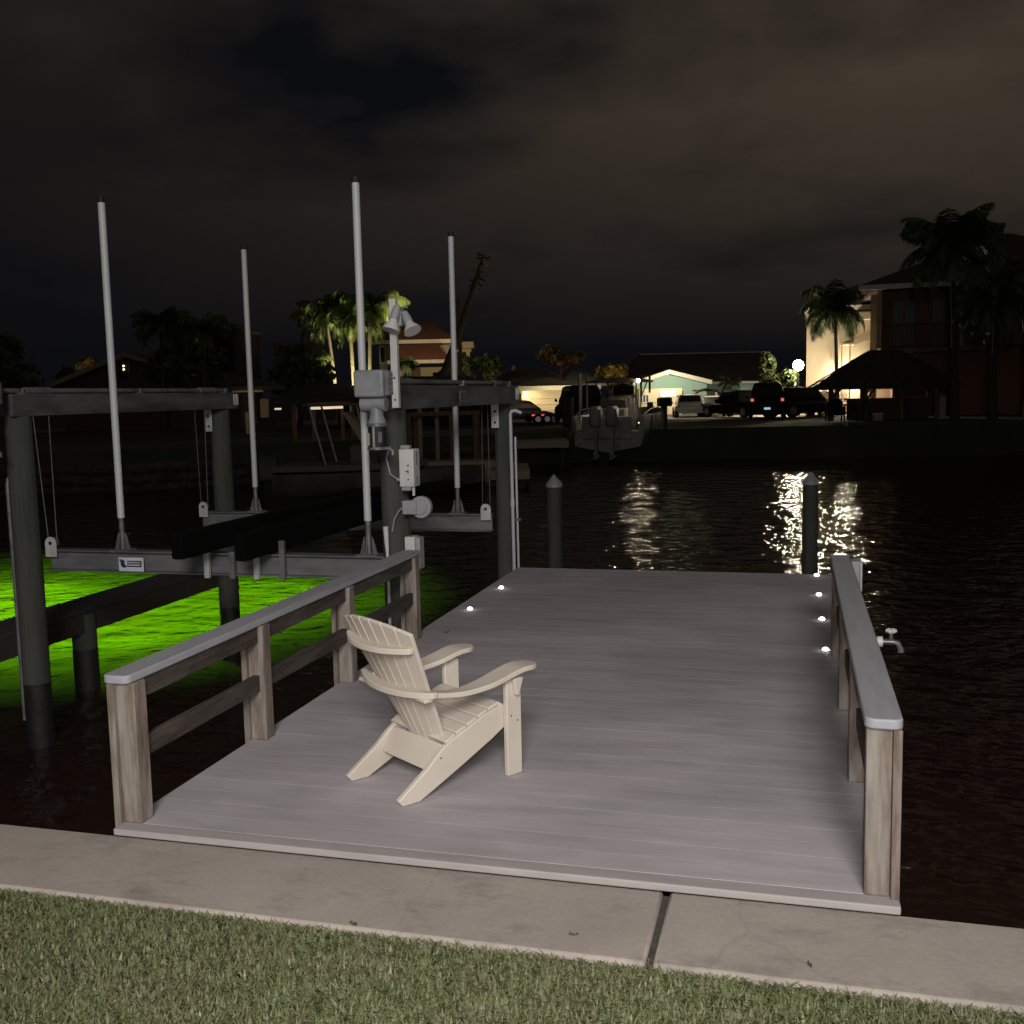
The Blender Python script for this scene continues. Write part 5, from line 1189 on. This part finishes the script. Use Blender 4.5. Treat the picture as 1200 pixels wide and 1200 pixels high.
a = MB(BG); a.box(bx(154, D), bx(162, D), Y+3.9, Y+4.9, zp-.6, zp+.25); a.build('chimney', 'brown_stucco', rf)
window(t, bx(140, D), bx(152, D), bz(145, 446, D), bz(145, 424, D), Y, 'dim_glass', 'dark_wall', .1, 1)
window(t, bx(185, D), bx(200, D), bz(190, 480, D), bz(190, 462, D), Y, 'dim_glass', 'dark_wall', .1, 1)
a = MB(BG)
for v in (429, 433): a.ball((bx(147.5, D), Y-.12, bz(147, v, D)), .055, 8, 5)
a.build('twin_lamp', em('tiny_house_lamp', (1, .8, .55), 4), t)
tree('tree', 'broad black tree filling the left edge behind the lift piling', 12, 432, 50, (48, 46), .25, 1500, 'leaf', 41, .5)
tree('tree', 'small tree lit amber above the eave of the gabled house', 101, 427, 68, (12, 12), .12, 500, 'leaf_orange', 42, .36)
lamp('amber_tree_light', (bx(99, 66.4), bp(99, 460, 66.4).y, bz(99, 432, 66.4)), 42, (1, .68, .32), .1)
tree('tree', 'dim olive tree lower down beside the amber lit one', 78, 440, 64, (13, 11), .1, 450, 'leaf_orange', 43, .36)
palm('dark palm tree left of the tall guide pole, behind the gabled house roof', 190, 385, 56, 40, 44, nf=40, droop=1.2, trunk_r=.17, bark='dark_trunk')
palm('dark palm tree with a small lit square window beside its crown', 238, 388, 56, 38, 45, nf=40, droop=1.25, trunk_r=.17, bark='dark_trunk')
tree('tree', 'dark leafy tree under the two dark palms', 220, 428, 58, (50, 30), .2, 1300, 'leaf', 46, .45)
t = bthing('far_tower_house', 'dark house with one small square lit window between the dark palms', 'house', 232, 72); D = 72; Y = bp(232, 460, D).y
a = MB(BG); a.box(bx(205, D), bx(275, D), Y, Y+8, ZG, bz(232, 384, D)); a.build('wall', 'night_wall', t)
a = MB(BG); hip(a, bx(200, D), bx(281, D), Y-.5, Y+8.5, bz(232, 384, D), bz(232, 372, D), 2); a.build('roof', 'dark_shingle', t)
window(t, bx(230.4, D), bx(233.6, D), bz(232, 398.4, D), bz(232, 395, D), Y, 'dim_glass', em('glowing_window_frame', (1, .85, .5), .22), .16, 0)  # frame glows by itself so the window looks lit
# lit porch left of the second guide pole
t = bthing('lit_porch', 'small porch with a cream beam and cream wall behind the second guide pole', 'porch', 290, 50); D = 50; Y = bp(290, 460, D).y
a = MB(BG); a.box(bx(272, D), bx(308, D), Y, Y+.2, bz(290, 459.5, D), bz(290, 453.5, D)); a.build('beam', 'pale_wall', t)
a = MB(BG); a.box(bx(296.5, D), bx(306, D), Y+1.3, Y+1.5, bz(300, 490, D), bz(300, 467.5, D)); a.build('wall_panel', 'pale_wall', t)
a = MB(BG); a.box(bx(280, D), bx(284, D), Y+1.0, Y+1.2, ZG-.4, bz(300, 483, D)); a.build('column', 'pale_wall', t)
a = MB(BG); hip(a, bx(266, D), bx(320, D), Y-.3, Y+3, bz(290, 453, D), bz(290, 443, D), .9); a.build('roof', 'dark_shingle', t)
lamp('porch_light', (bx(296, D), Y-1.2, bz(296, 470, D)), 9, (1, .82, .48), .1, (150, .4), (bx(296, D), Y+1, bz(296, 466, D)))

# mediterranean house with palms lit from below
D = 86; t = bthing('mediterranean_house', 'lit cream villa with stepped red tile hip roofs behind the palms', 'villa', 500, D); Y = bp(500, 460, D).y
xa, xb = bx(446, D), bx(529, D); ze = bz(500, 398.5, D)
a = MB(BG); a.box(xa, xb, Y, Y+9, ZG, ze-.2); a.build('wall', 'stucco', t)
a = MB(BG); hip(a, xa-.7, xb+.5, Y-.7, Y+9.7, ze, bz(500, 371.5, D), 2.6); a.build('roof', 'red_tile', t)
a = MB(BG); a.box(xa-.7, xb+.5, Y-.85, Y-.701, ze-.32, ze-.02); a.build('cornice', 'trim_white', t)
x0, x1 = bx(466, D), bx(524, D); z2 = bz(500, 423, D)
a = MB(BG); a.box(x0, x1, Y-2.6, Y-.003, ZG, z2-.2); a.build('front_wing_wall', 'stucco', t)
a = MB(BG); hip(a, x0-.4, x1+.4, Y-3.2, Y-.004+1.5, z2, bz(490, 404.5, D), 1.0, 1.9); a.build('front_wing_roof', 'red_tile', t)
a = MB(BG); a.box(x0-.4, x1+.4, Y-3.35, Y-3.201, z2-.30, z2-.02); a.build('front_cornice', 'trim_white', t)
for u in (497, 511): window(t, bx(u-3.2, D), bx(u+3.2, D) if u < 500 else bx(u+1.6, D), bz(u, 406, D), bz(u, 402.5, D), Y, 'dim_glass', 'trim_white', .14, 0)
a = MB(BG); cx_, r_ = bx(488, D), .62; z_ = bz(488, 436, D)
pts = [(cx_-r_, Y-2.63, ZG), (cx_+r_, Y-2.63, ZG)]+[(cx_+r_*math.cos(R(k)), Y-2.63, z_+r_*math.sin(R(k))) for k in range(0, 181, 20)]
a.prism(pts, (0, .028, 0)); a.build('arched_doorway', 'dark_wall', t)
a = MB(BG); a.box(bx(530, D), bx(553, D), Y+1, Y+5, bz(540, 412, D), bz(540, 402, D)-.4); a.box(bx(530, D), bx(556, D), Y+.6, Y+5.4, bz(540, 402, D)-.398, bz(540, 400.5, D)); a.build('side_balcony', 'stucco', t)
for u in (534, 549): a = MB(BG); a.box(bx(u, D)-.15, bx(u, D)+.15, Y+1, Y+1.3, ZG, bz(540, 412, D)-.002); a.build('balcony_column', 'stucco', t)
for u in (450, 460): window(t, bx(u-2.5, D), bx(u+2.5, D), bz(u, 425, D), bz(u, 407, D), Y, 'dim_glass', 'trim_white', .1, 0)
lamp('villa_light', (bx(492, D), Y-13, 8.2), 2000, (1, .80, .46), .15, (80, .5), (bx(492, D), Y, 5))
lamp('villa_side_light', (bx(545, D), Y-3, ZG+2.5), 200, (1, .80, .46), .15, (110, .5), (bx(541, D), Y+1, 5))
pl = [(382, 374, 77, 47, 396, 51, 'lit palm tree leftmost of the three by the villa'), (409, 368, 76.5, 44, 416, 52, 'lit palm tree in the middle of the three by the villa'), (434, 368, 76, 50, 433, 53, 'lit palm tree with the brightest trunk, behind the tallest guide pole')]
for u, v, D, rp, bu, sd, lab in pl:
    palm(lab, u, v, D, rp, sd, base_u=bu, nf=32, trunk_r=.17, droop=1.3)
    y = bp(bu, 460, D).y; lamp('palm_uplight', (bx(bu, D)+.25, y-1.1, ZG+.7), 2700, (1, .84, .40), .1, (80, .6), (bx(u, D), y, 7))
palm('low lit palm tree in front of the villa arched doorway', 470, 428, 80, 24, 54, nf=20, trunk_r=.12, droop=1.2)
palm('low dim palm tree right of the leaning trunk', 556, 430, 80, 22, 55, nf=20, trunk_r=.12, droop=1.2)
palm('low lit palm tree half hidden behind the black rounded tree', 366, 424, 76, 30, 60, nf=26, trunk_r=.13, droop=1.4)
lamp('palm_uplight', (bx(366, 74), bp(366, 460, 74).y, ZG+1.6), 260, (1, .84, .40), .1, (110, .6), (bx(366, 76), bp(366, 460, 76).y, 5))
palm('dim palm tree left of the three lit ones', 345, 418, 70, 32, 56, nf=28, trunk_r=.13, mat='frond_dry', droop=1.2)
tree('tree', 'black rounded tree in front of the lit palms', 352, 446, 60, (40, 26), .2, 1300, 'leaf', 57, .45)
tree('tree', 'dark tree between the villa and the black roofed house', 575, 428, 88, (14, 20), .15, 600, 'leaf', 58, .5)
tree('bush', 'dark low bush in front of the villa at the beam end', 520, 444, 74, (24, 14), .08, 700, 'leaf', 59, .4)
t = bthing('boathouse', 'long low dark roofed boathouse below the lit palms', 'boathouse', 430, 58); D = 58; Y = bp(430, 460, D).y
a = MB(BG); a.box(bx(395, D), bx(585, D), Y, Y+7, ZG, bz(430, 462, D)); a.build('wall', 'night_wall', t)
a = MB(BG); hip(a, bx(385, D), bx(592, D), Y-.6, Y+7.6, bz(430, 462, D), bz(430, 441, D), 2.2); a.build('roof', 'dark_shingle', t)
for u in (430, 470, 520): window(t, bx(u-5, D), bx(u+5, D), bz(u, 478, D), bz(u, 467, D), Y, 'dim_glass', 'dark_wall', .08, 1)
# pale posts seen under the dock-side beam
for u, v0, v1, lab in ((491, 478, 520, 'left pale post seen under the dock-side lift beam'), (511, 478, 545, 'right pale post seen under the dock-side lift beam')):
    D = 40; t = bthing('mooring_post', lab, 'post', u, D, -2.2); y = bp(u, 460, D).y
    a = MB(BG); a.cyl((bx(u, D), y, -2.3), (bx(u, D), y, bz(u, v0-6, D)), .085, n=10); a.build('shaft', 'pale_timber', t)
    a = MB(BG); a.tube([(bx(u, D), y, bz(u, v0-6, D)+.001), (bx(u, D), y, bz(u, v0-6, D)+.12)], [.10, .01], 10); a.build('cap', 'pale_timber', t)
# leaning bare trunk and wooden post
D = 66; p0, p1 = bp(514, 455, D), bp(567, 299, D); g0 = Vector((p0.x-(p1.x-p0.x)*.13, p0.y, ZG))
t = bthing('bare_trunk', 'tall leaning bare tree trunk beside the villa', 'tree trunk', 510, D)
a = MB(BG); pts = [g0, p0, p0.lerp(p1, .35)+Vector((.10, 0, 0)), p0.lerp(p1, .7)+Vector((.06, 0, 0)), p1]; a.tube(pts, [.36, .30, .24, .17, .09], 10); a.build('trunk', 'tree_bark', t)
a = MB(BG); r = random.Random(4)
for k in range(60):
    q = p0.lerp(p1, r.uniform(.75, 1.0)); d = Vector((r.uniform(-1, 1), r.uniform(-1, 1), r.uniform(-.9, .5)))*.5; a.add([q, q+d, q+d*1.1+Vector((.06, 0, .10)), q+Vector((.05, 0, .06))], [(0, 1, 2, 3)])
a.build('dry_leaves', 'leaf_orange', t, smooth=0)
D = 70; t = bthing('wooden_post', 'tall square wooden post in front of the villa balcony', 'post', 540, D); x, y = bx(540.5, D), bp(540, 460, D).y
a = MB(BG); a.box(x-.13, x+.13, y-.13, y+.13, ZG, bz(540, 352, D)); a.build('shaft', 'timber', t, bevel=.01)
a = MB(BG); a.box(x-.16, x+.16, y-.16, y+.16, bz(540, 352, D)+.001, bz(540, 352, D)+.1); a.build('cap', 'timber', t)
lamp('orange_tree_light', (bx(716, 77.6), bp(716, 460, 77.6).y, bz(716, 446, 77.6)), 85, (1, .62, .18), .1)
lamp('red_tree_light', (bx(668, 90), bp(668, 460, 90).y, bz(668, 430, 90)), 22, (1, .45, .18), .1)

# ------------------------------------------------------------------ light of the place
# house floodlight on the lawn side, behind the camera
back = CAM - Vector((math.sin(YAW), math.cos(YAW), 0))*7.2
lamp('house_floodlight', (4.1, -9.0, 5.7), 3700, (1, .955, .92), 1.5, (100, 1), (1.7, 2.0, .3), bg=False)
lamp('camera_flash', (CAM.x+.03, CAM.y-.03, CAM.z+.10), 320, (1, .955, .90), .03, (92, .9), (1.6, .6, .2), bg=False)
# green underwater lights under the lift
lamp('underwater_light', (-6.9, 9.3, -1.48), 1800, (.31, 1, .0), .004, bg=False)
lamp('underwater_light', (-9.8, 9.9, -1.48), 1800, (.31, 1, .0), .004, bg=False)
lamp('underwater_light', (-5.75, 10.9, -1.48), 800, (.31, 1, .0), .004, bg=False)
# very dim sun lamp added to lift the far silhouettes
sl = bpy.data.lights.new('dim_fill_sun', 'SUN'); sl.energy = .012; sl.angle = R(10); sl.color = (1, .93, .85)
so_ = bpy.data.objects.new('dim_fill_sun', sl); col.objects.link(so_); so_.rotation_euler = (R(48), 0, R(-15)); so_.location = (0, -20, 30)

# ------------------------------------------------------------------ night sky
wd = bpy.data.worlds.new('World'); scene.world = wd; wd.use_nodes = True; nt = wd.node_tree; nt.nodes.clear()
out = nt.nodes.new('ShaderNodeOutputWorld'); bgn = nt.nodes.new('ShaderNodeBackground'); nt.links.new(bgn.outputs[0], out.inputs[0])
tc = nt.nodes.new('ShaderNodeTexCoord'); sx = nt.nodes.new('ShaderNodeSeparateXYZ'); nt.links.new(tc.outputs['Generated'], sx.inputs[0])
def mth(op, a, b=None, c=None, clamp=False):
    n_ = nt.nodes.new('ShaderNodeMath'); n_.operation = op; n_.use_clamp = clamp
    for i, x in enumerate((a, b, c)):
        if x is None: continue
        if isinstance(x, (int, float)): n_.inputs[i].default_value = x
        else: nt.links.new(x, n_.inputs[i])
    return n_.outputs[0]
zc = mth('ADD', mth('MAXIMUM', sx.outputs[2], 0), .22)
cb = nt.nodes.new('ShaderNodeCombineXYZ'); nt.links.new(mth('DIVIDE', sx.outputs[0], zc), cb.inputs[0]); nt.links.new(mth('DIVIDE', sx.outputs[1], zc), cb.inputs[1]); cb.inputs[2].default_value = 49.0
nz = nt.nodes.new('ShaderNodeTexNoise'); nz.inputs['Scale'].default_value = 1.15; nz.inputs['Detail'].default_value = 6; nz.inputs['Roughness'].default_value = .52; nt.links.new(cb.outputs[0], nz.inputs['Vector'])
cloud = ramp(nt, nz.outputs['Fac'], [(.355, (0, 0, 0)), (.585, (1, 1, 1))])
# the town's glow is stronger to the east of the canal and fades out near the horizon
glow = mth('MULTIPLY_ADD', sx.outputs[0], 1.2, .93, True)
hor = ramp(nt, sx.outputs[2], [(.03, (0, 0, 0)), (.30, (1, 1, 1))])
fac = mth('MULTIPLY', mth('MULTIPLY', cloud, glow), hor)
skyc = mix(nt, (.0036, .0038, .0052), (.058, .0445, .031), fac)
sky = nt.nodes.new('ShaderNodeTexSky'); sky.sky_type = 'NISHITA'; sky.sun_disc = False; sky.sun_elevation = R(-4); sky.sun_rotation = R(200)
addn = mix(nt, skyc, sky.outputs[0], .0, 'ADD'); addn.node.inputs[0].default_value = .001
nt.links.new(addn, bgn.inputs['Color']); bgn.inputs['Strength'].default_value = 1.0

# ------------------------------------------------------------------ render settings
scene.view_settings.view_transform = 'Standard'; scene.view_settings.look = 'None'; scene.view_settings.exposure = 0; scene.view_settings.gamma = 1
scene.render.engine = 'CYCLES'
cy = scene.cycles; cy.use_denoising = True; cy.caustics_reflective = False; cy.caustics_refractive = False
cy.max_bounces = 5; cy.diffuse_bounces = 2; cy.glossy_bounces = 3; cy.transmission_bounces = 4; cy.sample_clamp_indirect = 3; cy.use_light_tree = True
scene.render.film_transparent = False
